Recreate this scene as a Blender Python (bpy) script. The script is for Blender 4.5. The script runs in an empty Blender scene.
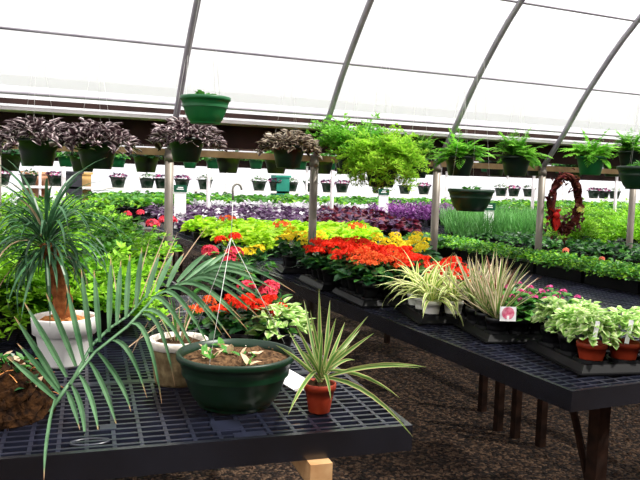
import bpy, math, random
import numpy as np
from mathutils import Vector
PI = math.pi
S = bpy.context.scene
COL = S.collection
rnd = random.Random(7)

# ------------------------------------------------------------------ camera
F, HOR, ROLL, YAW, H = 720.0, 178.0, 1.8, 24.3, 1.55
_p = math.atan((240 - HOR) / F); _r = math.radians(ROLL); _y = math.radians(YAW)
FW = Vector((math.sin(_y) * math.cos(_p), math.cos(_y) * math.cos(_p), -math.sin(_p)))
_R = Vector((math.cos(_y), -math.sin(_y), 0)); _U = _R.cross(FW)
RT = _R * math.cos(_r) + _U * math.sin(_r); UP = -_R * math.sin(_r) + _U * math.cos(_r)
CAM = Vector((0, 0, H))
cd = bpy.data.cameras.new('camera'); cam = bpy.data.objects.new('camera', cd); COL.objects.link(cam)
cd.sensor_width = 36; cd.lens = F / 640 * 36; cd.clip_start = 0.05; cd.clip_end = 300
from mathutils import Matrix
cam.matrix_world = Matrix(((RT.x, UP.x, -FW.x, 0), (RT.y, UP.y, -FW.y, 0), (RT.z, UP.z, -FW.z, H), (0, 0, 0, 1)))
S.camera = cam
def ray(u, v): return FW + RT * ((u - 320) / F) + UP * ((240 - v) / F)
def onz(u, v, z): d = ray(u, v); return CAM + d * ((z - H) / d.z)
def ony(u, v, Y): d = ray(u, v); return CAM + d * (Y / d.y)
def onx(u, v, X): d = ray(u, v); return CAM + d * (X / d.x)
def proj(P):
    q = Vector(P) - CAM; z = q.dot(FW); return 320 + F * q.dot(RT) / z, 240 - F * q.dot(UP) / z
BZ = 0.75                     # height of every bench top

# ------------------------------------------------------------------ materials
def nodes(name):
    m = bpy.data.materials.new(name); m.use_nodes = True
    t = m.node_tree; t.nodes.clear()
    o = t.nodes.new('ShaderNodeOutputMaterial')
    return m, t, o
def rgb(c): return (c[0], c[1], c[2], 1)
def hexc(h):
    c = [int(h[i:i + 2], 16) / 255 for i in (0, 2, 4)]
    return tuple(x / 12.92 if x <= .04045 else ((x + .055) / 1.055) ** 2.4 for x in c)
def noise_mix(t, a, b, scale, lo=.35, hi=.65, coord='Object', detail=3):
    tc = t.nodes.new('ShaderNodeTexCoord'); n = t.nodes.new('ShaderNodeTexNoise')
    n.inputs['Scale'].default_value = scale; n.inputs['Detail'].default_value = detail
    t.links.new(tc.outputs[coord], n.inputs['Vector'])
    r = t.nodes.new('ShaderNodeValToRGB')
    r.color_ramp.elements[0].position = lo; r.color_ramp.elements[1].position = hi
    r.color_ramp.elements[0].color = rgb(a); r.color_ramp.elements[1].color = rgb(b)
    t.links.new(n.outputs['Fac'], r.inputs['Fac'])
    return r.outputs['Color'], n
def solid(name, a, b=None, scale=8, rough=.6, spec=.4, bump=0, metal=0):
    m, t, o = nodes(name)
    p = t.nodes.new('ShaderNodeBsdfPrincipled')
    a = hexc(a); b = hexc(b) if b else a
    c, n = noise_mix(t, a, b, scale)
    t.links.new(c, p.inputs['Base Color'])
    p.inputs['Roughness'].default_value = rough; p.inputs['Specular IOR Level'].default_value = spec
    p.inputs['Metallic'].default_value = metal
    if bump:
        bm = t.nodes.new('ShaderNodeBump'); bm.inputs['Strength'].default_value = bump; bm.inputs['Distance'].default_value = .01
        t.links.new(n.outputs['Fac'], bm.inputs['Height']); t.links.new(bm.outputs['Normal'], p.inputs['Normal'])
    t.links.new(p.outputs['BSDF'], o.inputs['Surface'])
    return m
def leafmat(name, a, b, tl=.35, rough=.45, scale=14, ramp=None, vramp=None, spec=.35, jitter=.25):
    """leaf: two greens by noise and by object, a share of light passes through; ramp = stripes across the blade (u), vramp = tip colour"""
    m, t, o = nodes(name)
    a = hexc(a); b = hexc(b)
    c, n = noise_mix(t, a, b, scale, .3, .7)
    uv = t.nodes.new('ShaderNodeUVMap'); sx = t.nodes.new('ShaderNodeSeparateXYZ'); t.links.new(uv.outputs['UV'], sx.inputs['Vector'])
    def rampnode(stops, out):
        r = t.nodes.new('ShaderNodeValToRGB'); e = r.color_ramp.elements
        e[0].position = stops[0][0]; e[0].color = rgb(hexc(stops[0][1]))
        e[1].position = stops[-1][0]; e[1].color = rgb(hexc(stops[-1][1]))
        for pos, cc in stops[1:-1]:
            k = e.new(pos); k.color = rgb(hexc(cc))
        t.links.new(out, r.inputs['Fac']); return r
    if ramp:
        r = rampnode(ramp, sx.outputs['X'])
        mx = t.nodes.new('ShaderNodeMix'); mx.data_type = 'RGBA'; mx.inputs[0].default_value = .85
        t.links.new(c, mx.inputs[6]); t.links.new(r.outputs['Color'], mx.inputs[7]); c = mx.outputs[2]
    if vramp:      # (start, colour): dry or coloured leaf tip
        mr = t.nodes.new('ShaderNodeMapRange'); mr.inputs['From Min'].default_value = vramp[0]; mr.inputs['From Max'].default_value = min(1, vramp[0] + .08)
        t.links.new(sx.outputs['Y'], mr.inputs['Value'])
        mx = t.nodes.new('ShaderNodeMix'); mx.data_type = 'RGBA'
        t.links.new(mr.outputs['Result'], mx.inputs[0]); t.links.new(c, mx.inputs[6]); mx.inputs[7].default_value = rgb(hexc(vramp[1])); c = mx.outputs[2]
    oi = t.nodes.new('ShaderNodeObjectInfo'); mr = t.nodes.new('ShaderNodeMapRange')
    mr.inputs['To Min'].default_value = 1 - jitter; mr.inputs['To Max'].default_value = 1 + jitter
    t.links.new(oi.outputs['Random'], mr.inputs['Value'])
    hs = t.nodes.new('ShaderNodeHueSaturation'); t.links.new(mr.outputs['Result'], hs.inputs['Value']); t.links.new(c, hs.inputs['Color']); c = hs.outputs['Color']
    p = t.nodes.new('ShaderNodeBsdfPrincipled'); t.links.new(c, p.inputs['Base Color'])
    p.inputs['Roughness'].default_value = rough; p.inputs['Specular IOR Level'].default_value = spec
    tr = t.nodes.new('ShaderNodeBsdfTranslucent'); t.links.new(c, tr.inputs['Color'])
    ms = t.nodes.new('ShaderNodeMixShader'); ms.inputs['Fac'].default_value = tl
    t.links.new(p.outputs['BSDF'], ms.inputs[1]); t.links.new(tr.outputs['BSDF'], ms.inputs[2])
    t.links.new(ms.outputs['Shader'], o.inputs['Surface'])
    return m
M = {}
M['plastic'] = solid('bench_plastic', '0c0d13', '15171f', 5, .27, .85)
M['lattice'] = solid('sky_sheen_lattice_plastic', '12141e', '1e2130', 9, .3, .7)  # same plastic as the rim, sky reflection on the bars painted in as lighter blue
M['tray'] = solid('tray_plastic', '040406', '09090c', 9, .45, .12)
M['green_pot'] = solid('green_plastic', '03200f', '052a16', 4, .38, .4)
M['green_pot_light'] = solid('mid_green_plastic', '0a5228', '0c5e2e', 4, .4, .4)
M['dark_pot'] = solid('dark_green_plastic', '04170f', '072014', 4, .4, .4)
M['black_pot'] = solid('black_plastic', '08080b', '101014', 4, .4, .4)
M['red_pot'] = solid('terracotta_plastic', '8a2a14', '9c371d', 6, .5, .3)
M['white_pot'] = solid('white_plastic', 'eeeae6', 'f8f6f2', 6, .4, .4)
M['stone'] = solid('cast_stone', '6e5b40', '9c8863', 22, .9, .2, .5)
M['stone_rim'] = solid('pale_stone', 'd8ccc0', 'ece4da', 22, .9, .2, .3)
M['soil'] = solid('potting_soil', '2a1c12', '6b5138', 60, .95, .1, 1)
M['bark'] = solid('bark_chips', '8a4f26', 'c98a52', 40, .9, .1, 1)
M['trunk'] = solid('trunk_bark', '6b3a20', 'a5683c', 30, .9, .1, .8)
M['coir'] = solid('coir', '150b06', '38220f', 45, .95, .1, 1)
M['steel'] = solid('galvanised_pipe', '86808c', '9d98a0', 6, .45, .5, 0, .15)
M['post'] = solid('post_pipe', '625a54', '837a70', 3, .5, .4, 0, .1)
M['gutter'] = solid('gutter_board', '1f1313', '382421', 3, .8, .2, .2)
M['gutter_white'] = solid('gutter_lip', 'd9d2d4', 'eee8e8', 3, .5, .3)
M['wood'] = solid('rail_timber', '96795a', 'b99a72', 9, .8, .2, .2)
M['beam'] = solid('new_timber', 'b98a5c', 'd0a677', 14, .8, .2, .2)
M['oldwood'] = solid('old_timber', '1e120d', '342016', 12, .85, .15, .3)
M['oldbeam'] = solid('weathered_timber', '4a3022', '6a4832', 12, .85, .15, .3)
M['wire'] = solid('white_wire', 'd8d8d4', 'e8e8e4', 5, .4, .4)
M['hook'] = solid('grey_wire', '6c6a62', '8a867c', 5, .4, .5)
M['white'] = solid('white_card', 'f4f2f4', 'ffffff', 5, .6, .3)
M['sign_green'] = solid('sign_green', '0f4a36', '12573f', 5, .5, .3)
M['vine'] = solid('grapevine', '35120f', '64271f', 25, .8, .2, .5)
M['redcloth'] = solid('red_cloth', 'a81414', 'd02618', 15, .7, .2)
M['yellow'] = solid('yellow_ornament', 'e6d36a', 'f2e58c', 9, .7, .2)
M['ply'] = solid('tan_board', 'c39a5e', 'd8b27a', 3, .8, .2)
M['brick'] = solid('orange_board', 'c07a50', 'e0b090', 6, .8, .2)
M['teal'] = solid('teal_door', '1f7a68', '2a8c78', 3, .6, .3)
M['dark'] = solid('dark_metal', '22222a', '33333c', 3, .5, .4)
M['shelf'] = solid('white_painted_wood', 'd8d4d0', 'ece8e4', 3, .6, .3)
M['pinkcard'] = solid('flower_picture', 'd03a6a', 'f3a0b4', 40, .5, .3)
# leaves
M['l_bluegreen'] = leafmat('palm_leaflet', '3c6a42', '76a074', .22, .4, 9, None, (.86, 'c8a078'), .4)
M['l_dry'] = leafmat('dry_leaf', 'b89878', 'd8bea0', .25, .8, 12)
M['l_pony'] = leafmat('strap_leaf', '16341e', '4e7e54', .2, .35, 9, None, (.95, '8a7a4a'))
M['l_feather'] = leafmat('feathery_leaf', '4c8c14', 'a6da3a', .36, .5, 5)
M['l_feather_dark'] = leafmat('mid_feathery_leaf', '1f5210', '4f8c24', .3, .5, 5)
M['l_asp'] = leafmat('asparagus_needle', '7cb428', 'bce452', .45, .5, 6)
M['l_fern'] = leafmat('fern_leaf', '4f9a2c', 'a2dc54', .42, .5, 8)
M['l_dark'] = leafmat('dark_leaf', '14381c', '2a5a2c', .25, .35, 12)
M['l_mid'] = leafmat('mid_leaf', '2c6a22', '5e9c3c', .33, .45, 9)
M['l_lime'] = leafmat('lime_leaf', '8fc81c', 'd2ee3c', .45, .5, 6)
M['l_purple'] = leafmat('purple_leaf', '3a2440', '7a5a80', .25, .4, 7)
M['l_trad'] = leafmat('violet_leaf', '521c5e', '94509c', .3, .4, 7)
M['l_burg'] = leafmat('burgundy_leaf', '3a0f1c', '7c2a3c', .25, .3, 9)
M['l_coleus'] = leafmat('mauve_edged_leaf', '2a1a20', '8d7a80', .25, .45, 16,
                        [(0, 'fff6f4'), (.14, 'dcc8c8'), (.27, '3c222a'), (.72, '2a161c'), (.86, 'c8b0b2'), (1, 'f8ecec')])
M['l_cream'] = leafmat('cream_edged_leaf', '6b5a52', 'b9a894', .25, .45, 16,
                        [(0, 'fff6e0'), (.2, 'd8c8ac'), (.34, '4a3430'), (.66, '3a2628'), (.8, 'b8a488'), (1, 'f6e8cc')])
M['l_silver'] = leafmat('silver_leaf', 'b0aeb4', 'e8e6ea', .3, .7, 9)
M['l_reed'] = leafmat('reed_leaf', '3c7a34', '6fae58', .35, .5, 6)
M['l_ivy'] = leafmat('pale_variegated_leaf', '6fae4a', 'd4eaa0', .4, .45, 18,
                     [(0, 'f2f6d8'), (.22, 'c8e088'), (.5, '6aa83c'), (.78, 'c8e088'), (1, 'f2f6d8')])
M['l_spider'] = leafmat('cream_striped_leaf', 'b4c860', 'dce8a0', .35, .45, 6,
                        [(0, 'f6f0c8'), (.2, 'f0e8a8'), (.34, '8cb83a'), (.5, '4c8428'), (.66, '8cb83a'), (.8, 'f0e8a8'), (1, 'f6f0c8')])
M['l_drac'] = leafmat('pink_edged_leaf', '7a9a4a', 'c0b070', .3, .4, 6,
                      [(0, '9a5040'), (.07, 'd0c090'), (.16, '74a04a'), (.5, '285820'), (.84, '74a04a'), (.93, 'd0c090'), (1, '9a5040')])
M['l_drac_tan'] = leafmat('tan_edged_leaf', 'b8a878', 'e0d0a8', .3, .4, 6,
                          [(0, 'd8a890'), (.18, 'fbeed4'), (.38, '8a9a50'), (.62, '7a9044'), (.8, 'fbeed4'), (1, 'd8a890')])
M['l_drac_red'] = leafmat('bronze_leaf', '6a4030', 'a06a4c', .3, .4, 6)
M['f_red'] = leafmat('red_petal', 'd81c0c', 'f4401e', .3, .6, 30, None, None, .2, .12)
M['f_orange'] = leafmat('orange_red_petal', 'd8401c', 'f87a38', .3, .6, 30, None, None, .2, .12)
M['f_yellow'] = leafmat('yellow_petal', 'f4d418', 'fff048', .3, .6, 30, None, None, .2, .1)
M['f_pinkred'] = leafmat('pink_red_petal', 'd42a44', 'f45a70', .3, .6, 30, None, None, .2, .1)
M['f_pink'] = leafmat('pink_petal', 'd43a86', 'f07ab8', .3, .6, 30, None, None, .2, .1)
M['f_salmon'] = leafmat('salmon_petal', 'e8785a', 'f8a488', .3, .6, 30, None, None, .2, .1)
M['f_white'] = leafmat('white_petal', 'e8e4e4', 'fbf8f8', .3, .6, 30, None, None, .2, .05)
def film_mat():
    m, t, o = nodes('roof_film')
    a = t.nodes.new('ShaderNodeBsdfTransparent'); b = t.nodes.new('ShaderNodeBsdfTranslucent')
    a.inputs['Color'].default_value = (.97, .97, .98, 1); b.inputs['Color'].default_value = (.6, .6, .6, 1)
    s = t.nodes.new('ShaderNodeMixShader'); s.inputs['Fac'].default_value = .4
    t.links.new(a.outputs[0], s.inputs[1]); t.links.new(b.outputs[0], s.inputs[2]); t.links.new(s.outputs[0], o.inputs['Surface'])
    return m
M['film'] = film_mat()
def gravel_mat():
    m, t, o = nodes('gravel_ground')
    tc = t.nodes.new('ShaderNodeTexCoord'); v = t.nodes.new('ShaderNodeTexVoronoi'); v.inputs['Scale'].default_value = 55
    t.links.new(tc.outputs['Object'], v.inputs['Vector'])
    r = t.nodes.new('ShaderNodeValToRGB'); e = r.color_ramp.elements
    e[0].color = rgb(hexc('120b08')); e[1].color = rgb(hexc('5a4636')); e[0].position = .1; e[1].position = .95
    k = e.new(.55); k.color = rgb(hexc('241812'))
    sp = t.nodes.new('ShaderNodeSeparateColor'); t.links.new(v.outputs['Color'], sp.inputs['Color']); t.links.new(sp.outputs[0], r.inputs['Fac'])
    p = t.nodes.new('ShaderNodeBsdfPrincipled'); p.inputs['Roughness'].default_value = .9; p.inputs['Specular IOR Level'].default_value = .2
    t.links.new(r.outputs['Color'], p.inputs['Base Color'])
    b = t.nodes.new('ShaderNodeBump'); b.inputs['Strength'].default_value = 1; b.inputs['Distance'].default_value = .02; b.invert = True
    t.links.new(v.outputs['Distance'], b.inputs['Height']); t.links.new(b.outputs['Normal'], p.inputs['Normal'])
    t.links.new(p.outputs['BSDF'], o.inputs['Surface']); return m
M['gravel'] = gravel_mat()
M['stone_chip'] = leafmat('gravel_chip', '21150f', '6a5242', .0, .9, 30, None, None, .2, .1)

# ------------------------------------------------------------------ mesh builder
class MB:
    def __init__(s): s.v = []; s.f = []; s.m = []; s.uv = []; s.mats = []
    def mi(s, k):
        if k not in s.mats: s.mats.append(k)
        return s.mats.index(k)
    def face(s, idx, k, uv=None):
        s.f.append(tuple(idx)); s.m.append(s.mi(k)); s.uv.extend(uv if uv else [(.5, .5)] * len(idx))
    def box(s, x0, x1, y0, y1, z0, z1, k):
        b = len(s.v)
        s.v += [(x, y, z) for z in (z0, z1) for y in (y0, y1) for x in (x0, x1)]
        for q in ((0, 2, 3, 1), (4, 5, 7, 6), (0, 1, 5, 4), (2, 6, 7, 3), (0, 4, 6, 2), (1, 3, 7, 5)): s.face([b + i for i in q], k)
    def tube(s, pts, r, k, n=6, cap=True):
        pts = [Vector(p) for p in pts]; b0 = len(s.v); N = len(pts)
        rs = r if isinstance(r, (list, tuple)) else [r] * N
        ref = None
        for i, p in enumerate(pts):
            d = (pts[min(i + 1, N - 1)] - pts[max(i - 1, 0)]).normalized()
            if ref is None: ref = Vector((0, 0, 1)) if abs(d.z) < .9 else Vector((1, 0, 0))
            a = d.cross(ref).normalized(); c = a.cross(d); ref = c if c.length > .1 else ref
            for j in range(n):
                t = 2 * PI * j / n; s.v.append(tuple(p + a * (rs[i] * math.cos(t)) + c * (rs[i] * math.sin(t))))
        for i in range(N - 1):
            for j in range(n):
                q = b0 + i * n; s.face((q + j, q + (j + 1) % n, q + n + (j + 1) % n, q + n + j), k)
        if cap:
            s.face([b0 + j for j in range(n)][::-1], k); s.face([b0 + (N - 1) * n + j for j in range(n)], k)
    def lathe(s, prof, k, n=28, c=(0, 0, 0), cap0=True, cap1=False):
        b = len(s.v)
        for r, z in prof:
            for j in range(n):
                t = 2 * PI * j / n; s.v.append((c[0] + r * math.cos(t), c[1] + r * math.sin(t), c[2] + z))
        for i in range(len(prof) - 1):
            for j in range(n):
                q = b + i * n; s.face((q + j, q + (j + 1) % n, q + n + (j + 1) % n, q + n + j), k)
        if cap0: s.face([b + j for j in range(n)][::-1], k)
        if cap1: s.face([b + (len(prof) - 1) * n + j for j in range(n)], k)
    def strip(s, pts, ws, side, k, fold=0.0):
        """a leaf blade along pts, half widths ws, three vertices across"""
        b = len(s.v); N = len(pts); side = Vector(side).normalized()
        for i, p in enumerate(pts):
            p = Vector(p); d = Vector(pts[min(i + 1, N - 1)]) - Vector(pts[max(i - 1, 0)])
            up = side.cross(d); up = up.normalized() if up.length > 1e-9 else Vector((0, 0, 1))
            if up.z < 0: up = -up
            o = up * (fold * ws[i])
            s.v += [tuple(p - side * ws[i] + o), tuple(p), tuple(p + side * ws[i] + o)]
        for i in range(N - 1):
            q = b + 3 * i; t0 = i / (N - 1); t1 = (i + 1) / (N - 1)
            s.face((q, q + 1, q + 4, q + 3), k, [(0, t0), (.5, t0), (.5, t1), (0, t1)])
            s.face((q + 1, q + 2, q + 5, q + 4), k, [(.5, t0), (1, t0), (1, t1), (.5, t1)])
    def oval(s, p, az, el, L, W, k, fold=.3, roll=0.0):
        """a small pointed-oval leaf: two folded halves, four faces"""
        d = Vector((math.cos(az) * math.cos(el), math.sin(az) * math.cos(el), math.sin(el)))
        sd = Vector((-math.sin(az), math.cos(az), 0)); u = sd.cross(d) * -1
        if u.z < 0: u = -u
        sd = sd * math.cos(roll) + u * math.sin(roll)
        p = Vector(p); b = len(s.v); o = u * (fold * W)
        s.v += [tuple(p), tuple(p + d * L * .35 + sd * W + o), tuple(p + d * L * .7 + sd * W * .8 + o * .8 - u * L * .05), tuple(p + d * L - u * L * .15),
                tuple(p + d * L * .7 - sd * W * .8 + o * .8 - u * L * .05), tuple(p + d * L * .35 - sd * W + o), tuple(p + d * L * .5)]
        for q, w in (((0, 1, 6), ((.5, 0), (1, .35), (.5, .5))), ((1, 2, 6), ((1, .35), (1, .7), (.5, .5))), ((2, 3, 6), ((1, .7), (.5, 1), (.5, .5))),
                     ((3, 4, 6), ((.5, 1), (0, .7), (.5, .5))), ((4, 5, 6), ((0, .7), (0, .35), (.5, .5))), ((5, 0, 6), ((0, .35), (.5, 0), (.5, .5)))):
            s.face([b + i for i in q], k, list(w))
    def mesh(s, name, smooth=False):
        me = bpy.data.meshes.new(name)
        me.from_pydata(s.v, [], s.f)
        for k in s.mats: me.materials.append(M[k])
        me.polygons.foreach_set('material_index', s.m)
        uvl = me.uv_layers.new(name='UVMap'); uvl.data.foreach_set('uv', np.array(s.uv, dtype=np.float32).ravel())
        if smooth: me.polygons.foreach_set('use_smooth', [True] * len(s.f))
        me.update(); return me

def arc(base, az, el, L, droop, n=6, kick=1.0):
    p = Vector(base); out = [p.copy()]
    for i in range(n):
        e = el - droop * ((i + .5) / n) ** kick
        p = p + Vector((math.cos(az) * math.cos(e), math.sin(az) * math.cos(e), math.sin(e))) * (L / n); out.append(p.copy())
    return out
def blade(mb, base, az, el, L, droop, W, k, n=6, fold=.3, kick=1.0, tw=0):
    pts = arc(base, az, el, L, droop, n, kick)
    ws = [W * max(.03, (.55 + 1.6 * t if t < .28 else 1.0) * (1 - max(0, (t - .45) / .55) ** 1.5)) for t in [i / n for i in range(n + 1)]]
    a = az + tw
    mb.strip(pts, ws, (-math.sin(a), math.cos(a), 0), k, fold)
    return pts

# ------------------------------------------------------------------ linking
def link(name, data, parent=None, loc=(0, 0, 0), rz=0, sc=1):
    o = bpy.data.objects.new(name, data); COL.objects.link(o)
    o.location = loc; o.rotation_euler = (0, 0, rz); o.scale = (sc, sc, sc) if not isinstance(sc, tuple) else sc
    if parent: o.parent = parent
    return o
def thing(name, label, cat, loc=(0, 0, 0), rz=0, sc=1, group=None, data=None):
    o = link(name, data, None, loc, rz, sc); o['label'] = label; o['category'] = cat
    if group: o['group'] = group
    return o
def struct(name, data, label=None):
    o = link(name, data); o['kind'] = 'structure'
    if label: o['label'] = label
    return o

# ------------------------------------------------------------------ plant meshes
def m_dome(name, seed, n, R, Ht, L, W, k, z0=0, el=(-.3, .6), fold=.3, k2=None, p2=0, power=.5):
    r = random.Random(seed); mb = MB()
    for i in range(n):
        az = r.uniform(0, 2 * PI); q = r.random() ** power; hgt = math.sqrt(max(0, 1 - q * q)) * r.uniform(.55, 1)
        p = (R * q * math.cos(az), R * q * math.sin(az), z0 + Ht * hgt)
        mb.oval(p, az + r.gauss(0, .7), r.uniform(*el), L * r.uniform(.7, 1.25), W * r.uniform(.75, 1.2), k2 if k2 and r.random() < p2 else k, fold, r.gauss(0, .4))
    return mb.mesh(name)
def add_head(mb, r, c, R, n, s, k, flat=.6):
    """dome of small four petalled florets"""
    for i in range(n):
        az = r.uniform(0, 2 * PI); ph = math.acos(r.uniform(.05, 1))
        d = Vector((math.sin(ph) * math.cos(az), math.sin(ph) * math.sin(az), math.cos(ph)))
        p = Vector(c) + Vector((d.x * R, d.y * R, d.z * R * flat)) * r.uniform(.8, 1.1)
        a = d.orthogonal().normalized(); b = d.cross(a); t = r.uniform(0, PI)
        a, b = a * math.cos(t) + b * math.sin(t), b * math.cos(t) - a * math.sin(t)
        q = len(mb.v); sc = s * r.uniform(.75, 1.2)
        mb.v.append(tuple(p))
        for v in (a, (a + b) * .35, b, (b - a) * .35, -a, (-a - b) * .35, -b, (a - b) * .35):
            mb.v.append(tuple(p + v * sc + d * (sc * .25)))
        for j in range(4):
            mb.face((q, q + 1 + (2 * j - 1) % 8, q + 1 + 2 * j, q + 1 + (2 * j + 1) % 8), k)
def m_heads(name, seed, heads, n, s, k, flat=.6, stem=None):
    r = random.Random(seed); mb = MB()
    for (x, y, z, R) in heads: add_head(mb, r, (x, y, z), R, n, s, k, flat)
    return mb.mesh(name)
def m_feather(name, seed, nf, L, k, ns=9, nn=6, nl=.022, W=.0035, el=(.3, 1.45), droop=(.4, 1.2), z0=0, k2=None):
    """many thin arching sprays, each carrying side twigs of fine needles"""
    r = random.Random(seed); mb = MB()
    for i in range(nf):
        az = r.uniform(0, 2 * PI); kk = k2 if k2 and r.random() < .4 else k
        pts = arc((r.gauss(0, .012), r.gauss(0, .012), z0), az, r.uniform(*el), L * r.uniform(.6, 1.1), r.uniform(*droop), 7)
        mb.tube(pts, .0015, kk, 3, False)
        for j in range(ns):
            t = .25 + .75 * (j + r.random()) / ns; f = t * 7; a = min(6, int(f)); p = pts[a].lerp(pts[a + 1], f - a)
            saz = az + r.choice((-1, 1)) * r.uniform(.4, 1.4)
            sp = arc(p, saz, r.uniform(-.2, .7), L * .22 * (1.15 - t * .6), r.uniform(.2, .6), 3)
            for q in range(nn):
                tt = (q + .5) / nn * 3; b = min(2, int(tt)); pp = sp[b].lerp(sp[b + 1], tt - b)
                naz = saz + r.uniform(-1.4, 1.4); e = r.uniform(-.4, .9); d = Vector((math.cos(naz) * math.cos(e), math.sin(naz) * math.cos(e), math.sin(e)))
                sd = Vector((-math.sin(naz), math.cos(naz), r.uniform(-.5, .5))) * W; v0 = len(mb.v); ln = nl * r.uniform(.7, 1.3)
                mb.v += [tuple(pp), tuple(pp + d * ln * .5 + sd), tuple(pp + d * ln), tuple(pp + d * ln * .5 - sd)]
                mb.face((v0, v0 + 1, v0 + 2, v0 + 3), kk, [(.5, 0), (1, .5), (.5, 1), (0, .5)])
    return mb.mesh(name)
def m_fern(name, seed, nf, L, k, npair=16, ll=.05, lw=.008, el=(.2, 1.3), droop=(.9, 2.0), z0=0, W=None):
    r = random.Random(seed); mb = MB()
    for i in range(nf):
        az = 2 * PI * i / nf + r.gauss(0, .25); n = 8
        pts = arc((0, 0, z0), az, r.uniform(*el), L * r.uniform(.65, 1.15), r.uniform(*droop), n)
        mb.tube(pts, .002, k, 3, False)
        for j in range(npair):
            t = .08 + .9 * j / npair; f = t * n; a = min(n - 1, int(f)); p = pts[a].lerp(pts[a + 1], f - a); d = (pts[a + 1] - pts[a]).normalized()
            ln = ll * (math.sin(PI * min(1, .2 + t * .85)) ** .7 + .1)
            for sg in (-1, 1):
                e = math.asin(max(-1, min(1, d.z))) * .5
                mb.oval(p, az + sg * 1.15, e + r.uniform(-.3, .2), ln, lw, k, .1)
    return mb.mesh(name)
def m_rosette(name, seed, n, L, W, k, el=(.2, 1.4), droop=(.3, 1.2), z0=0, r0=.01, ns=6, kick=1.0, k2=None, p2=.3, lv=.25):
    r = random.Random(seed); mb = MB()
    for i in range(n):
        az = i * 2.39996 + r.gauss(0, .2); t = (i + .5) / n
        e = el[1] + (el[0] - el[1]) * t + r.gauss(0, .1)
        blade(mb, (r0 * math.cos(az), r0 * math.sin(az), z0 - .02 * t), az, e, L * r.uniform(1 - lv, 1 + lv), r.uniform(*droop), W * r.uniform(.85, 1.15), k2 if k2 and r.random() < p2 else k, ns, .35, kick, r.gauss(0, .25))
    return mb.mesh(name)
def m_upright(name, seed, n, Ht, k, R=.08, L=.06, W=.012, per=7):
    """upright stems set with lance shaped leaves"""
    r = random.Random(seed); mb = MB()
    for i in range(n):
        az = r.uniform(0, 2 * PI); q = R * r.random() ** .5; e = r.uniform(1.1, 1.5); pts = arc((q * math.cos(az), q * math.sin(az), 0), az, e, Ht * r.uniform(.7, 1.15), .2, 4)
        mb.tube(pts, .002, k, 3, False)
        for j in range(per):
            t = (.2 + .8 * j / per) * 4; a = min(3, int(t)); p = pts[a].lerp(pts[a + 1], t - a)
            mb.oval(p, r.uniform(0, 2 * PI), r.uniform(.1, .9), L * r.uniform(.8, 1.2), W, k, .3)
    return mb.mesh(name)
def m_grass(name, seed, n, Ht, k, R=.08, W=.004):
    r = random.Random(seed); mb = MB()
    for i in range(n):
        az = r.uniform(0, 2 * PI); q = R * r.random() ** .5
        blade(mb, (q * math.cos(az), q * math.sin(az), 0), r.uniform(0, 2 * PI), r.uniform(1.15, 1.5), Ht * r.uniform(.6, 1.15), r.uniform(.1, .7), W, k, 3, .2)
    return mb.mesh(name)
def m_pot(name, rt, rb, h, k, n=28, lip=.012, liph=.02, inset=.02):
    mb = MB(); w = .006 if rt > .08 else .003
    mb.lathe([(rb * .96, 0), (rb, h * .02), (rb + (rt - rb) * .55, h * .5), (rt, h - liph), (rt + lip, h - liph), (rt + lip, h), (rt + lip - w, h + .002), (rt - w, h - .004), (rb + (rt - rb) * .5, h * .5)], k, n)
    return mb.mesh(name, True)
def m_bowl(name, rt, rb, h, k, n=40):
    """rounded hanging bowl: sides swell out below a rolled rim, a foot ring under it"""
    mb = MB()
    prof = [(rb * .93, 0), (rb * .96, .003), (rb * .95, .01), (rb, .014)]
    for i in range(1, 9):
        t = i / 8; prof.append((rb + (rt - rb) * t ** .72, .014 + (h - .04) * t))
    prof += [(rt + .006, h - .024), (rt + .009, h - .02), (rt + .009, h - .004), (rt + .004, h), (rt - .004, h - .002), (rt - .008, h - .03), (rt * .95, h * .6)]
    mb.lathe(prof, k, n); return mb.mesh(name, True)
def m_disc(name, r, k, n=24, bump=.008, seed=1, dome=0.0):
    q = random.Random(seed); mb = MB(); rings = 4; mb.v.append((0, 0, dome + q.uniform(0, bump)))
    for i in range(1, rings + 1):
        for j in range(n):
            t = 2 * PI * j / n; a = i / rings; mb.v.append((r * a * math.cos(t), r * a * math.sin(t), dome * (1 - a * a) + q.uniform(0, bump) * (a < 1)))
    for j in range(n): mb.face((0, 1 + j, 1 + (j + 1) % n), k)
    for i in range(rings - 1):
        for j in range(n):
            a = 1 + i * n; mb.face((a + j, a + n + j, a + n + (j + 1) % n, a + (j + 1) % n), k)
    return mb.mesh(name, True)

# ------------------------------------------------------------------ the setting
X0, X1 = -5.0, 26.0
mb = MB(); n = 1
mb.v += [(X0 - 3, -4, 0), (X1 + 3, -4, 0), (X1 + 3, 24, 0), (X0 - 3, 24, 0)]; mb.face((0, 1, 2, 3), 'gravel'); struct('floor', mb.mesh('floor'))
r = random.Random(3); mb = MB()
for i in range(9000):
    x = r.uniform(.3, 4.2); y = r.uniform(1.7, 6.0)
    if r.random() > .25 + 1.6 / (y * y * .5): continue
    s = r.uniform(.006, .016); b = len(mb.v); a = r.uniform(0, PI)
    ca, sa = math.cos(a) * s, math.sin(a) * s; w = r.uniform(.5, .9); hh = s * r.uniform(.3, .8)
    mb.v += [(x + ca, y + sa, 0), (x - sa * w, y + ca * w, 0), (x - ca, y - sa, 0), (x + sa * w, y - ca * w, 0), (x + ca * .5, y + sa * .5, hh), (x - sa * w * .6, y + ca * w * .6, hh * .9), (x - ca * .5, y - sa * .5, hh), (x + sa * w * .6, y - ca * w * .6, hh * .8)]
    for q in ((4, 5, 6, 7), (0, 1, 5, 4), (1, 2, 6, 5), (2, 3, 7, 6), (3, 0, 4, 7)): mb.face([b + t for t in q], 'stone_chip')
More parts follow.
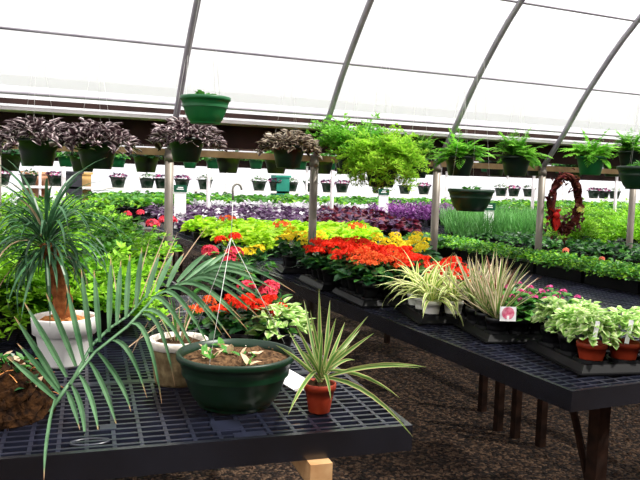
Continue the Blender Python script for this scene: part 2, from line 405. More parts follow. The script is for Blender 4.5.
o = link('gravel', mb.mesh('gravel')); o['kind'] = 'stuff'; o['label'] = 'loose brown gravel and bark on the ground under the benches'; o['category'] = 'gravel'

PY = 5.5; BAY = 6.9
def smooth_profile(pts, n=6):
    out = []
    for i in range(len(pts) - 1):
        p0 = Vector(pts[max(0, i - 1)]); p1 = Vector(pts[i]); p2 = Vector(pts[i + 1]); p3 = Vector(pts[min(len(pts) - 1, i + 2)])
        for j in range(n):
            t = j / n; out.append(.5 * ((2 * p1) + (p2 - p0) * t + (2 * p0 - 5 * p1 + 4 * p2 - p3) * t * t + (3 * p1 - p0 - 3 * p2 + p3) * t ** 3))
    out.append(Vector(pts[-1])); return out
half = [(0, 1.72), (-.25, 2.02), (-.55, 2.42), (-1.04, 2.93), (-1.75, 3.42), (-2.6, 3.75), (-3.45, 3.88)]   # (dy from the gutter post, z)
full = half + [(-BAY - a, z) for a, z in half[-2::-1]]
bowpts = smooth_profile(full, 4)
def bow_mesh(r=.024):
    mb = MB(); mb.tube([(0, p.x, p.y) for p in bowpts], r, 'steel', 8); return mb.mesh('roof_bow', True)
bow = bow_mesh()
def film_mesh(y0, name):
    mb = MB(); prof = [(p.x, p.y + .045) for p in bowpts if p.y > 2.05]
    prof = [(p[0] - 0, p[1]) for p in prof]
    for a, z in prof: mb.v += [(X0, y0 + a, z), (X1, y0 + a, z)]
    for i in range(len(prof) - 1): mb.face((2 * i, 2 * i + 1, 2 * i + 3, 2 * i + 2), 'film')
    return mb.mesh(name, True)
struct('ceiling', film_mesh(PY, 'ceiling'))
struct('ceiling_middle', film_mesh(PY + BAY, 'ceiling_middle'))
struct('ceiling_back', film_mesh(PY + 2 * BAY, 'ceiling_back'))
YB = PY + 2 * BAY + .6
mb = MB(); mb.v += [(X0, YB, 0), (X1, YB, 0), (X1, YB, 2.3), (X0, YB, 2.3)]; mb.face((0, 1, 2, 3), 'film'); struct('wall_back', mb.mesh('wall_back'))
mb = MB(); mb.v += [(X1, -2, 0), (X1, YB, 0), (X1, YB, 2.3), (X1, -2, 2.3)]; mb.face((0, 1, 2, 3), 'film'); struct('wall_right', mb.mesh('wall_right'))
mb = MB(); mb.v += [(X0, -2.6, 0), (X1, -2.6, 0), (X1, -2.6, 3.9), (X0, -2.6, 3.9)]; mb.face((0, 1, 2, 3), 'gutter'); struct('wall_light_blocker', mb.mesh('wall_light_blocker'))  # unseen opaque wall added behind the camera to keep light off camera-facing sides
mb = MB(); mb.v += [(X0, -2.6, 0), (X0, YB, 0), (X0, YB, 3.9), (X0, -2.6, 3.9)]; mb.face((0, 1, 2, 3), 'film'); struct('wall_left', mb.mesh('wall_left'))
# posts, bows, gutters, rails
postm = {}
def post_mesh(r, h, k='post'):
    mb = MB(); mb.tube([(0, 0, 0), (0, 0, h * .5), (0, 0, h)], r, k, 12)
    mb.tube([(0, 0, h - .1), (0, 0, h - .04)], r + .005, k, 12); return mb.mesh('post', True)
pm1 = post_mesh(.034, 1.74); pm2 = post_mesh(.034, 1.95, 'gutter_white')
PX = [0.0 + 1.205 * i for i in range(-1, 18)]
for i, x in enumerate(PX):
    o = struct('post', pm1); o.location = (x, PY, 0)
    o = struct('roof_bow', bow); o.location = (x, PY, 0)
for x in [1.0 + 2.41 * i for i in range(8)]:
    for yy in (PY + BAY, PY + 2 * BAY):
        o = struct('post', pm2); o.location = (x, yy, 0)
def bar_x(name, y, z, r, k, x0=X0, x1=X1):
    mb = MB(); mb.tube([(x0, y, z), (x1, y, z)], r, k, 8); return struct(name, mb.mesh(name, True))
bar_x('purlin', PY - .55 + .03, 2.42 - .005, .009, 'steel'); bar_x('purlin', PY - 1.04 + .03, 2.93 - .01, .01, 'steel')
bar_x('purlin', PY - 3.45, 3.84, .014, 'steel')
def bx(name, *a):
    mb = MB(); mb.box(*a); return struct(name, mb.mesh(name))
for i in range(3):
    yy = PY + BAY * i
    bx('gutter_board', X0, X1, yy + .1, yy + .14, 1.765, 1.945, 'gutter')
    bx('gutter_lip', X0, X1, yy - .14, yy + .1, 1.945, 1.97, 'gutter_white')
    bx('hip_board', X0, X1, yy - .165, yy - .135, 1.985, 2.02, 'gutter')
bx('rail', X0, X1, PY + .036, PY + .08, 1.685, 1.735, 'wood')
for yy, z in ((7.7, 2.28), (12.0, 2.28)): bar_x('hanging_pipe', yy, z, .016, 'steel')

# ------------------------------------------------------------------ benches
def bench_top(x0, x1, y0, y1, px=.078, py=.045, wide=(), plugs=(), ht=.085):
    """moulded bench top: a rim all round and a lattice of bars with open slots"""
    mb = MB(); t = .02
    for a in ((x0, x1, y0, y0 + t), (x0, x1, y1 - t, y1), (x0, x0 + t, y0 + t, y1 - t), (x1 - t, x1, y0 + t, y1 - t)): mb.box(*a, -ht, 0, 'plastic')
    nx = max(2, round((x1 - x0) / px)); ny = max(2, round((y1 - y0) / py))
    for i in range(1, nx):
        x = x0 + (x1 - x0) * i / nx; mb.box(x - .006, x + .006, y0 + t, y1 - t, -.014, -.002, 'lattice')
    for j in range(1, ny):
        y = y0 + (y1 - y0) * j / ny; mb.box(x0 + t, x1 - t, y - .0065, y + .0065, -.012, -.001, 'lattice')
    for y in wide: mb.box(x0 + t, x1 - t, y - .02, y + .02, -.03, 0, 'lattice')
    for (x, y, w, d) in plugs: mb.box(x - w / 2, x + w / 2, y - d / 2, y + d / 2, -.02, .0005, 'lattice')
    return mb.mesh('bench_top')
def bench(label, x0, x1, y0, y1, legs, rz=0, py=.045, px=.078, wide=(), plugs=(), lk='oldwood', legr=.03, group=None, beams=True):
    cx, cy = (x0 + x1) / 2, (y0 + y1) / 2
    o = thing('bench', label, 'bench', (cx, cy, 0), rz, 1, group)
    t = link('bench_top', bench_top(x0 - cx, x1 - cx, y0 - cy, y1 - cy, px, py, [w - cy for w in wide], [(a - cx, b - cy, c, d) for a, b, c, d in plugs]), o, (0, 0, BZ))
    for (x, y) in legs:
        mb = MB(); mb.box(-legr, legr, -legr, legr, 0, BZ - .09, lk); link('leg', mb.mesh('leg'), o, (x - cx, y - cy, 0))
    if beams:
        for y in sorted(set(round(q[1], 2) for q in legs)):
            mb = MB(); mb.box(x0 + .05 - cx, x1 - .05 - cx, -.025, .025, BZ - .17, BZ - .086, lk); link('crossbeam', mb.mesh('crossbeam'), o, (0, y - cy + .0551, 0))
    return o
LROT = math.radians(-6.3); cn = Vector((1.245, 1.97, 0))
def onbench(u, v):
    p = onz(u, v, BZ) - cn; p.z = 0; p.rotate(Matrix.Rotation(-LROT, 3, 'Z')); return p + Vector((1.225, 2.06, 0))
PLUG = [(*onbench(225, 425).xy, .09, .09), (*onbench(250, 434).xy, .1, .04), (*onbench(107, 394).xy, .04, .04), (*onbench(108, 427).xy, .05, .045)]
lb = bench('black slatted plastic bench with the big green bowl and red pot', -1.6, 1.225, 2.06, 4.7, [(-1.4, 2.3), (1.0, 2.3), (-1.4, 4.5), (1.0, 4.5)], wide=(2.76, 3.45, 4.15), plugs=PLUG, lk='dark', legr=.02, beams=False)
for x in (-1.2, .9):
    mb = MB(); mb.box(-.036, .036, -1.36, 1.3, -.075, 0, 'beam'); link('joist', mb.mesh('joist'), lb, (x - (1.225 - 1.6) / 2, 0, BZ - .0855))
c = onbench(90, 441)
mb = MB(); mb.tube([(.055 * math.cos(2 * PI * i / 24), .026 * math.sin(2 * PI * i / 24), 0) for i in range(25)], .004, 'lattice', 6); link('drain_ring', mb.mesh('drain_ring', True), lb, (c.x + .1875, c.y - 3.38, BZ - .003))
hc = Vector(((1.225 + 1.6) / 2, -(4.7 - 2.06) / 2, 0)); hc.rotate(Matrix.Rotation(LROT, 3, 'Z'))
lb.location = cn - hc; lb.rotation_euler.z = LROT
bench('black bench behind the white pot, covered in bright feathery plants', -1.6, 1.2, 5.04, 11.6, [(-1.4, 5.3), (1.0, 5.3), (-1.4, 11.3), (1.0, 11.3)], py=.09, px=.16)
rb = bench('black lattice bench with its corner at the aisle carrying the trays of dracaenas', 2.05, 3.52, 2.1, 6.4, [(2.95, 3.25), (2.9, 3.42), (2.88, 3.56), (3.02, 3.91), (2.2, 5.9), (3.4, 5.9)], legr=.022, beams=False)
q = ony(598, 440, 2.5)
mb = MB(); mb.box(-.034, .034, -.034, .034, 0, BZ - .23, 'oldwood'); link('leg', mb.mesh('leg'), rb, (q.x - rb.location.x, 2.5 - rb.location.y, 0))
mb = MB(); mb.box(q.x - .05 - rb.location.x, .7, -.04, .04, BZ - .23, BZ - .0865, 'oldbeam'); link('crossbeam', mb.mesh('crossbeam'), rb, (0, 2.5 - rb.location.y, 0))
a = ony(566, 440, 2.6) ; 
mb = MB(); mb.tube([(a.x - rb.location.x, 2.58 - rb.location.y, .52), (q.x + .05 - rb.location.x, 2.58 - rb.location.y, .06)], .018, 'oldwood', 6); link('brace', mb.mesh('brace'), rb)
bench('grey sheened lattice bench beside the row of green seedling trays', 3.54, 5.2, 2.1, 6.4, [(3.7, 2.5), (5.0, 2.5), (3.7, 6.0), (5.0, 6.0)], legr=.03)
bench('black bench holding the lime coleus and yellow flowers', 2.1, 5.45, 6.44, 10.6, [(2.3, 6.8), (4.7, 6.8), (2.3, 10.2), (4.7, 10.2)], py=.09, px=.16)
bench('black bench beneath the reeds and bright asparagus ferns', 5.5, 9.4, 4.6, 10.6, [(5.7, 5), (9.2, 5), (5.7, 10), (9.2, 10)], py=.09, px=.16)
bench('black bench of purple and burgundy plants beyond the lime coleus', 2.4, 9.6, 10.7, 13.4, [(2.6, 11), (9.4, 11), (2.6, 13), (9.4, 13)], py=.12, px=.2)
bench('long far bench filled with rows of green seedlings', 1.9, 20.0, 13.8, 18.6, [(2.2, 14.2), (8, 14.2), (14, 14.2), (19, 14.2), (2.2, 18.2), (8, 18.2), (14, 18.2), (19, 18.2)], py=.16, px=.3)

# ------------------------------------------------------------------ hanging wires
def hanger_mesh(rt, h, top, n=3, k='wire', rw=.0009, ph=.3):
    mb = MB()
    for i in range(n):
        t = ph + 2 * PI * i / n
        mb.tube([(rt * math.cos(t), rt * math.sin(t), h), (.004 * math.cos(t), .004 * math.sin(t), top)], rw, k, 4)
    return mb.mesh('hanger', True)
def hook_mesh(top, k='hook', R=.02, rw=.003, st=.05):
    pts = [(0, 0, top - .01), (0, 0, top + st)] + [(R - R * math.cos(a), 0, top + st + R * math.sin(a)) for a in [PI * i / 8 for i in range(1, 10)]]
    mb = MB(); mb.tube(pts, rw, k, 6); return mb.mesh('hook', True)
def potted(name, label, cat, loc, parts, rz=None, sc=1, group=None):
    """parts: (part name, mesh, z, scale)"""
    o = thing(name, label, cat, loc, rnd.uniform(0, 6.28) if rz is None else rz, sc, group)
    for p in parts:
        c = link(p[0], p[1], o, (0, 0, p[2]), 0, p[3] if len(p) > 3 else 1)
        if len(p) > 4:
            for s in p[4]: link(s[0], s[1], c)
    return o
# meshes shared by repeats
SOIL = m_disc('soil', 1.0, 'soil', 24, .02)
POT = m_pot('pot', .125, .09, .17, 'dark_pot')
POTB = m_pot('pot', .125, .09, .17, 'black_pot')
POTG = m_pot('pot', .125, .09, .17, 'green_pot_light')
POTF = m_pot('pot', .125, .09, .17, 'green_pot')
COLEUS = [m_dome('foliage', 20 + i, 340, .235, .2, .075, .024, 'l_coleus', -.05, (-.6, .7), .3) for i in range(2)]
CREAM = m_dome('foliage', 31, 420, .21, .17, .07, .021, 'l_cream', -.04, (-.6, .6), .3)
HFERN = [m_fern('foliage', 40 + i, 50, .3, 'l_fern', 16, .055, .014, (.35, 1.5), (.3, 1.7)) for i in range(2)]
wm = {}
def hung(name, label, loc, pot, fol, folz, rt, h, topz, sc=1, group=None, cat='hanging basket', fs=1):
    key = (round(topz - loc[2], 2), rt, h, sc)
    if key not in wm: wm[key] = hanger_mesh(rt, h, (topz - loc[2]) / sc)
    return potted(name, label, cat, loc, [('pot', pot, 0), ('soil', SOIL, h - .02, (rt * .9, rt * .9, 1)), ('foliage', fol, folz, fs), ('hanger', wm[key], 0)], sc=sc, group=group)
PURY = PY - .55 + .03; PURZ = 2.40
HANG = [  # pixel of the pot's base, label, foliage, scale, pot
    (38, 166, 'mauve leaved basket hanging at the left edge above the ponytail palm', COLEUS[0], 1.0, POT),
    (97, 169, 'second mauve leaved basket from the left, in front of a second dark pot', COLEUS[1], 1.03, POT),
    (186, 162, 'dark basket of mauve edged leaves just below the pale empty green bowl', COLEUS[0], .97, POT),
    (288, 168, 'basket of cream edged leaves hanging beside the post by the lime coleus', CREAM, .95, POT),
    (415, 178, 'fern basket half hidden behind the big feathery asparagus fern', HFERN[0], .9, POT),
    (459, 176, 'fern basket directly above the low wide green bowl', HFERN[1], .95, POT),
    (515, 176, 'fern basket with long drooping fronds left of the wreath', HFERN[0], .98, POT),
    (590, 175, 'bright fern basket hanging over the top right of the wreath', HFERN[1], .98, POTG),
    (630, 168, 'fern basket behind the green bowl at the right edge', HFERN[0], .9, POT)]
for u, v, lab, fol, s, pot in HANG:
    q = ony(u, v, PURY)
    hung('hanging_basket', lab, q, pot, fol, .15, .125, .17, PURZ, s)
# big asparagus fern basket
q = ony(381, 187, PURY - .25)
ASP = m_feather('foliage', 51, 230, .36, 'l_asp', 12, 9, .028, .006, (.35, 1.5), (.7, 2.9), .13)
hung('asparagus_fern_basket', 'large bright feathery asparagus fern spilling over its hanging pot', q, POT, ASP, .03, .125, .17, 2.62)
q = ony(350, 172, PURY + .1)
hung('hanging_basket', 'looser fern basket on the left behind the feathery asparagus fern', q, POT, m_feather('foliage', 52, 90, .44, 'l_fern', 10, 8, .034, .009, (.6, 1.5), (.5, 1.5), .1), .04, .125, .17, PURZ, .9)
# wide green bowls
BOWL = m_bowl('bowl', .15, .098, .17, 'green_pot_light')
BOWLD = m_bowl('bowl', .165, .112, .165, 'green_pot')
SPROUT = m_dome('sprouts', 61, 26, .06, .05, .05, .016, 'l_mid', 0, (.1, .9))
q = ony(205, 124, PY - 1.01); hung('hanging_bowl', 'mid green plastic bowl hanging highest against the white roof', q, BOWL, SPROUT, .14, .15, .17, 2.9)
q = ony(470, 211, PY - 1.01); hung('hanging_bowl', 'wide dark green bowl hanging lowest of all, between the post and the wreath', q, BOWLD, SPROUT, .125, .165, .165, 2.9)
q = ony(641, 189.5, PY - 1.3); hung('hanging_bowl', 'dark green bowl cut off by the right edge of the view', q, BOWLD, m_dome('sprouts', 63, 60, .1, .06, .05, .016, 'l_mid', 0, (-.2, .9)), .125, .165, .165, 3.1, 1.1)
# rows further back
FAR1 = [m_dome('foliage', 70 + i, 90, .15, .1, .07, .022, k, -.02) for i, k in enumerate(('l_dark', 'l_mid'))]
for i, (u, w) in enumerate(((8, 0), (83, 0), (146, 0), (228, 0), (276, 1), (322, 1), (345, 0), (400, 0), (432, 0), (495, 0), (535, 0), (574, 0), (612, 0))):
    q = ony(u, 171 + .009 * u, 7.7)
    hung('hanging_basket', 'dark hanging basket in the second row, seen beneath the timber rail', q, POTB, FAR1[w], .15, .125, .17, 2.27, 1.05, 'dark baskets hanging in the second row')
for i, u in enumerate((28, 66, 118, 190, 213, 256, 300, 330, 375, 422, 452, 486, 560, 592)):
    q = ony(u, 166 + .012 * u, 12.0)
    hung('hanging_basket', 'small green basket in the third row of hanging baskets, far back', q, POTG, FAR1[1], .15, .125, .17, 2.27, 1, 'green baskets hanging in the third row')
# shelf along the back wall with pots
SHY = YB - .45
sz = ony(275, 191, SHY).z
o = thing('shelf', 'long white shelf along the back wall carrying small green pots', 'shelf', (10, SHY, 0))
mb = MB(); mb.box(-11.5, 14, -.2, .2, sz - .06, sz, 'shelf'); link('board', mb.mesh('board'), o)
for x in range(-11, 14, 3):
    mb = MB(); mb.box(-.03, .03, -.03, .03, 0, sz - .06, 'shelf'); link('leg', mb.mesh('leg'), o, (x, 0, 0))
FP = m_dome('flowers', 80, 70, .13, .09, .05, .02, 'f_white', 0, (-.2, .8), .3, 'l_mid', .5)
FP2 = m_dome('flowers', 81, 70, .13, .09, .05, .02, 'l_purple', 0, (-.2, .8), .3, 'f_pink', .3)
for u in (2, 29, 56, 118, 147, 162, 182, 205, 259, 276, 291, 311, 328, 342, 378, 405, 424, 501, 514, 529, 594, 604, 615):
    q = ony(u, 188, SHY)
    potted('potted_flower', 'small green pot of pale flowers standing in the row on the far white shelf', 'potted plant', (q.x, SHY, sz), [('pot', POTF, 0), ('flowers', FP if u % 2 else FP2, .15)], sc=1.6, group='pots on the far shelf')
# things by the back wall
def wallthing(name, label, cat, u0, v0, u1, v1, k, d=.05):
    a = ony(u0, v0, YB - .15); b = ony(u1, v1, YB - .15)
    mb = MB(); mb.box(a.x, b.x, -d, 0, 0, a.z, k); mb.box(a.x - .04, b.x + .04, -d - .02, -d + .01, a.z - .06, a.z, k)
    return thing(name, label, cat, (0, YB - .15, 0), 0, 1, None, mb.mesh(name))
wallthing('board_panel', 'orange brown board leaning on the back wall at far left', 'board', 22, 171, 50, 190, 'brick')
wallthing('cabinet', 'dark cabinet standing by the back wall at left', 'cabinet', 64, 171, 80, 190, 'dark', .5)
wallthing('plywood_sheet', 'tan plywood sheet leaning on the back wall right of the cabinet', 'board', 81, 172, 91, 190, 'ply')
wallthing('bin', 'teal green bin standing by the far wall behind the lime coleus', 'bin', 271, 175, 283, 190, 'teal', .5)

# ------------------------------------------------------------------ signs
def sign(u, vt, vb, w, Y, label):
    b = ony(u, vb, Y); t = ony(u, vt, Y); hh = t.z - BZ
    o = thing('plant_sign', label, 'sign', (b.x, Y, BZ), math.radians(-18))
    mb = MB(); mb.box(-w / 2, w / 2, -.004, .004, 0, hh - .1, 'white'); link('board', mb.mesh('board'), o)
    mb = MB(); mb.box(-w / 2 - .01, w / 2 + .01, -.012, .008, hh - .1, hh, 'sign_green')
    h = link('header', mb.mesh('header'), o)
    mb = MB()
    for z, a, c in ((.06, -.3, .3), (.035, -.2, .25)): mb.box(w * a, w * c, -.014, -.0121, hh - z - .007, hh - z + .007, 'white')
    link('lettering', mb.mesh('lettering'), h)
sign(180, 185, 214, .17, 10.4, 'white plant sign with green header beside the left post, by the dark purple rows')
sign(383, 189, 214, .17, 11.0, 'white plant sign with green header among the violet plants')
sign(488, 203, 235, .15, 8.3, 'white plant sign among the reeds behind the low green bowl')

# ------------------------------------------------------------------ wreath on the rail by the post
q = ony(565, 203, PY - .06)
o = thing('wreath', 'oval grapevine wreath with red bow hanging beside the post', 'wreath', q, math.radians(-10))
r = random.Random(5); mb = MB()
for i in range(26):
    ph = r.uniform(0, 6.28); k1 = r.choice((3, 4, 5)); a0 = r.uniform(0, 6.28); rr = r.uniform(.008, .036)
    mb.tube([((.135 + rr * math.cos(k1 * t + ph)) * math.cos(t + a0), rr * math.sin(k1 * t + ph) * 1.1, (.21 + rr * math.cos(k1 * t + ph)) * math.sin(t + a0)) for t in [2 * PI * j / 30 for j in range(29)]], r.uniform(.005, .009), 'vine', 5)
link('vine_ring', mb.mesh('vine_ring', True), o); o.scale = (1.12, 1.12, 1.2)
mb = MB()
for i in range(260):
    t = r.uniform(0, 2 * PI) if i < 130 else r.uniform(3.6, 5.9); g = r.gauss(0, .03 if i < 130 else .05)
    mb.oval(((.135 + g) * math.cos(t), r.uniform(-.04, .03), (.21 + g) * math.sin(t)), r.uniform(0, 6.28), r.uniform(-1, 1), .05, .016, 'l_burg' if i % 3 else 'l_drac_red', .4)
link('dried_leaves', mb.mesh('dried_leaves'), o)
mb = MB()
for i, (a, e) in enumerate(((2.6, .9), (.4, .8), (2.9, -.4), (4.4, -1.3), (4.9, -1.35), (4.6, -1.2))):
    blade(mb, (-.115, -.05, -.1), a, e, .13 if i > 2 else .09, .4, .032, 'redcloth', 5, .5)
mb.lathe([(0.0, -.03), (.025, -.02), (.032, 0), (.025, .02), (0.0, .03)], 'redcloth', 10, (-.115, -.06, -.1), False)
link('bow', mb.mesh('bow', True), o)
mb = MB(); add_head(mb, r, (.13, -.04, -.06), .03, 26, .016, 'yellow', 1); link('yellow_flower', mb.mesh('yellow_flower'), o)
mb = MB(); mb.tube([(0, 0, .21), (0, .06, .26), (0, .09, .26)], .003, 'hook', 5); link('hook', mb.mesh('hook'), o)

# ------------------------------------------------------------------ left bench: hero objects
# green bowl
gb = thing('planter_bowl', 'large dark green plastic bowl of soil with wire hanger on the front bench', 'planter', (.765, 2.38, BZ))
link('bowl', m_bowl('bowl', .198, .136, .185, 'green_pot', 56), gb)
link('soil', m_disc('soil', .19, 'soil', 48, .018, 4, .01), gb, (0, 0, .155))
mb = MB(); r = random.Random(12)
for i in range(9):
    a = r.uniform(0, 6.28); d = r.uniform(.02, .15)
    for j in range(5): mb.oval((d * math.cos(a), d * math.sin(a), .166), r.uniform(0, 6.28), r.uniform(.1, 1.2), r.uniform(.025, .06), r.uniform(.008, .016), 'l_mid' if j % 3 else 'l_dry', .4)
link('seedlings', mb.mesh('seedlings'), gb)['kind'] = 'stuff'
mb = MB()
for i in range(70):
    a = r.uniform(0, 6.28); d = .18 * r.random() ** .5; s = r.uniform(.002, .005)
    mb.lathe([(0.0, -s * .4), (s, 0), (0.0, s * .5)], 'stone_rim' if r.random() < .2 else 'soil', 5, (d * math.cos(a), d * math.sin(a), .17), False)
link('bark_bits', mb.mesh('bark_bits'), gb)['kind'] = 'stuff'
hk = ony(233, 200, 2.38); top = hk.z - BZ; hx = hk.x - .765
mb = MB()
ends = [ony(216, 358, 2.26), ony(283, 345, 2.43), ony(205, 338, 2.5)]
kx = ony(231, 238, 2.38)
mb.tube([(hx, 0, top), (kx.x - .765, 0, kx.z - BZ)], .0011, 'wire', 5)
for e in ends:
    ex, ey = e.x - .765, e.y - 2.38; L = math.hypot(ex, ey); ex, ey = ex / L * .209, ey / L * .209
    mb.tube([(kx.x - .765, 0, kx.z - BZ), (ex, ey, .188)], .0009, 'wire', 5)
hg = link('hanger', mb.mesh('hanger', True), gb)
mb = MB(); mb.tube([(hx, 0, top)] + [(hx + .014 - .016 * math.cos(a), 0, top + .035 + .02 * math.sin(a)) for a in [PI * (i / 8) for i in range(0, 9)]], .004, 'hook', 6); link('hook', mb.mesh('hook', True), hg)

# red pot with spiky dracaena
rp = thing('potted_dracaena', 'spiky dracaena with pale striped leaves in a small terracotta pot near the bench corner', 'potted plant', (1.01, 2.2, BZ))
link('pot', m_pot('pot', .052, .037, .1, 'red_pot', 28, .004, .022), rp); link('soil', SOIL, rp, (0, 0, .09), 0, (.046, .046, 1))
mb = MB(); r = random.Random(9)
def px_leaf(mb, base, tip, Y0, Y1, W, k, sag=0.0, n=7, mid=None, org=None, fold=.3, side=None):
    """a blade from one place to another, both on upright planes Y0 and Y1, bowed upward by sag"""
    b = ony(*base, Y0) if not isinstance(base, Vector) else base
    e = ony(*tip, Y1) if not isinstance(tip, Vector) else tip
    if mid is not None:
        c = ony(*mid, (Y0 * .55 + Y1 * .45)); c = c * 2 - (b + e) * .5
    else: c = (b + e) * .5 + Vector((0, 0, sag))
    pts = []
    for i in range(n + 1):
        t = i / n; p = b * (1 - t) ** 2 + c * (2 * t * (1 - t)) + e * t * t; pts.append(p - (org or Vector((0, 0, 0))))
    ws = [W * max(.04, (.5 + 2 * t if t < .25 else 1.0) * (1 - max(0, (t - .5) / .5) ** 1.6)) for t in [i / n for i in range(n + 1)]]
    d = pts[-1] - pts[0]; view = (FW)
    sd = side if side is not None else d.cross(view)
    mb.strip(pts, ws, sd.normalized() + Vector((0, 0, .12)), k, fold)
org = Vector((1.01, 2.2, BZ))
for (tx, ty, Y1, sag, w) in ((319, 288, 2.2, .01, .009), (330, 300, 2.3, 0, .009), (310, 310, 2.1, 0, .008), (296, 325, 2.15, 0, .008), (336, 318, 2.2, .01, .009), (350, 345, 2.2, .02, .01),
        (368, 316, 2.2, .0, .008), (374, 333, 2.15, .01, .009), (360, 330, 2.3, 0, .009), (345, 322, 2.35, 0, .009), (426, 367, 2.3, .06, .009), (400, 398, 2.15, .06, .009), (420, 368, 2.12, .045, .008),
        (413, 437, 1.95, .1, .01), (331, 400, 2.05, .05, .008), (288, 415, 2.02, .05, .009), (288, 330, 2.3, 0, .008), (276, 345, 2.2, .02, .008), (304, 300, 2.35, 0, .008), (322, 330, 2.05, .01, .009), (313, 345, 2.1, .02, .008),
        (340, 350, 2.05, .03, .009), (300, 350, 2.1, .03, .008), (355, 360, 2.3, .05, .008)):
    bx_ = Vector((1.01 + r.uniform(-.012, .012), 2.2 + r.uniform(-.012, .012), BZ + .1 + r.uniform(0, .05)))
    px_leaf(mb, bx_, (tx, ty), 2.2, Y1, w * .8, 'l_drac', sag, 7, None, org, .4)
mb.tube([(0, 0, .08), (0, 0, .16)], .008, 'trunk', 6)
link('foliage', mb.mesh('foliage'), rp)

# white pot with ponytail palm
wx, wy = .255, 3.1
wp = thing('ponytail_palm', 'strap leaved ponytail palm with bare brown trunk in a white collared pot', 'potted plant', (wx, wy, BZ))
mb = MB(); mb.lathe([(.088, 0), (.092, .01), (.112, .125), (.116, .13), (.126, .132), (.131, .195), (.131, .2), (.124, .202), (.118, .195), (.112, .16)], 'white_pot', 40); link('pot', mb.mesh('pot', True), wp)
link('bark_mulch', m_disc('bark_mulch', .115, 'bark', 32, .015, 6, .02), wp, (0, 0, .172))
cr = ony(46, 243, 3.1) - Vector((wx, wy, BZ)); tb = Vector((.005, 0, .17))
mb = MB(); pts = []; rs = []; r = random.Random(15)
for i in range(15):
    t = i / 14; p = tb.lerp(cr, t) + Vector((.012 * math.sin(t * 3), 0, 0)); pts.append(p); rs.append((.042 - .014 * t) * (1 + .08 * (-1) ** i))
mb.tube(pts, rs, 'trunk', 12); link('trunk', mb.mesh('trunk', True), wp)
mb = MB()
for i in range(170):
    az = i * 2.4 + r.gauss(0, .2); t = i / 170
    el = 1.45 - 1.9 * t + r.gauss(0, .15)
    b0 = cr + Vector((.02 * math.cos(az), .02 * math.sin(az), .05 - .1 * t))
    L = r.uniform(.2, .36) * (1.25 - .35 * t)
    blade(mb, b0, az, el, L, r.uniform(.8, 2.7) * (1 if el > 0 else .8), .0068, 'l_pony' if r.random() > .06 else 'l_dry', 8, .4, 1.2, r.gauss(0, .3))
link('foliage', mb.mesh('foliage'), wp)

# cast stone pot, white card
sp = thing('stone_pot', 'round beige cast stone pot with white rim tucked behind the green bowl', 'planter', (.635, 2.7, BZ), 0, (.68, .68, .86))
mb = MB(); mb.lathe([(.125, 0), (.13, .012), (.15, .13), (.155, .16)], 'stone', 36); link('body', mb.mesh('body', True), sp)
mb = MB(); mb.lathe([(.155, .16), (.166, .162), (.168, .195), (.16, .2), (.145, .198), (.14, .165)], 'stone_rim', 36, (0, 0, 0), False); link('rim', mb.mesh('rim', True), sp)
link('soil', SOIL, sp, (0, 0, .175), 0, (.142, .142, 1))
link('grassy_leaves', m_rosette('grassy_leaves', 18, 18, .24, .0045, 'l_dry', (1.0, 1.5), (.1, .5), .17, .02, 5, 1, 'l_mid', .5), sp)
cc = Vector((1.06, 2.6, BZ))
mb = MB(); mb.box(-.055, .055, -.16, .16, 0, .004, 'white'); mb.box(-.055, .055, -.16, -.155, .004, .012, 'white')
thing('white_card', 'blank white card lying flat on the bench between bowl and terracotta pot', 'card', cc + Vector((0, 0, .0005)), math.radians(4), 1, None, mb.mesh('white_card'))

# palm with coir root ball at lower left
pc = onz(22, 418, BZ)
pal = thing('potted_palm', 'palm with long blue green leaflets growing from a brown fibrous root ball', 'palm', (pc.x - .06, pc.y + .08, BZ))
porg = Vector(pal.location)
mb = MB(); r = random.Random(21); nR, nS = 12, 26
for i in range(nR + 1):
    a = PI / 2 * i / nR
    for j in range(nS):
        t = 2 * PI * j / nS; w = 1 + r.uniform(-.09, .09)
        mb.v.append((.16 * math.cos(a) ** .7 * math.cos(t) * w, .16 * math.cos(a) ** .7 * math.sin(t) * w, .17 * math.sin(a) * (1 + r.uniform(-.08, .08))))
for i in range(nR):
    for j in range(nS): mb.face((i * nS + j, i * nS + (j + 1) % nS, (i + 1) * nS + (j + 1) % nS, (i + 1) * nS + j), 'coir')
mb.face([j for j in range(nS)][::-1], 'coir')
link('root_ball', mb.mesh('root_ball'), pal)
mb = MB()
for i in range(260):
    a = r.uniform(0, 6.28); e = r.uniform(.05, 1.4); p = Vector((.155 * math.cos(e) ** .7 * math.cos(a), .155 * math.cos(e) ** .7 * math.sin(a), .165 * math.sin(e)))
    mb.tube(arc(p, r.uniform(0, 6.28), r.uniform(-.6, 1.0), r.uniform(.03, .08), r.uniform(.5, 2), 3), .0014, 'coir' if i % 3 else 'bark', 3, False)
link('root_fibres', mb.mesh('root_fibres'), pal)['kind'] = 'stuff'
mb = MB()
for i in range(90):
    a = r.uniform(0, 6.28); d = r.uniform(.02, .15)
    mb.oval((d * math.cos(a), d * math.sin(a), .15 * math.sqrt(1 - (d / .165) ** 2) + .02), r.uniform(0, 6.28), r.uniform(0, 1.2), r.uniform(.02, .045), .012, ('l_dark', 'l_mid', 'l_dark', 'l_mid', 'l_dry')[i % 5], .4)
link('ground_cover', mb.mesh('ground_cover'), pal)['kind'] = 'stuff'
RAC = [((50, 412), 2.28), ((66, 388), 2.32), ((95, 352), 2.42), ((128, 326), 2.55), ((157, 295), 2.68), ((185, 281), 2.8), ((210, 272), 2.9), ((235, 268), 2.95)]
rp_ = [ony(*p, Y) for p, Y in RAC]
mb = MB(); mb.tube([p - porg for p in rp_], [.006] * 2 + [.005] * 4 + [.003] * 2, 'l_bluegreen', 6)
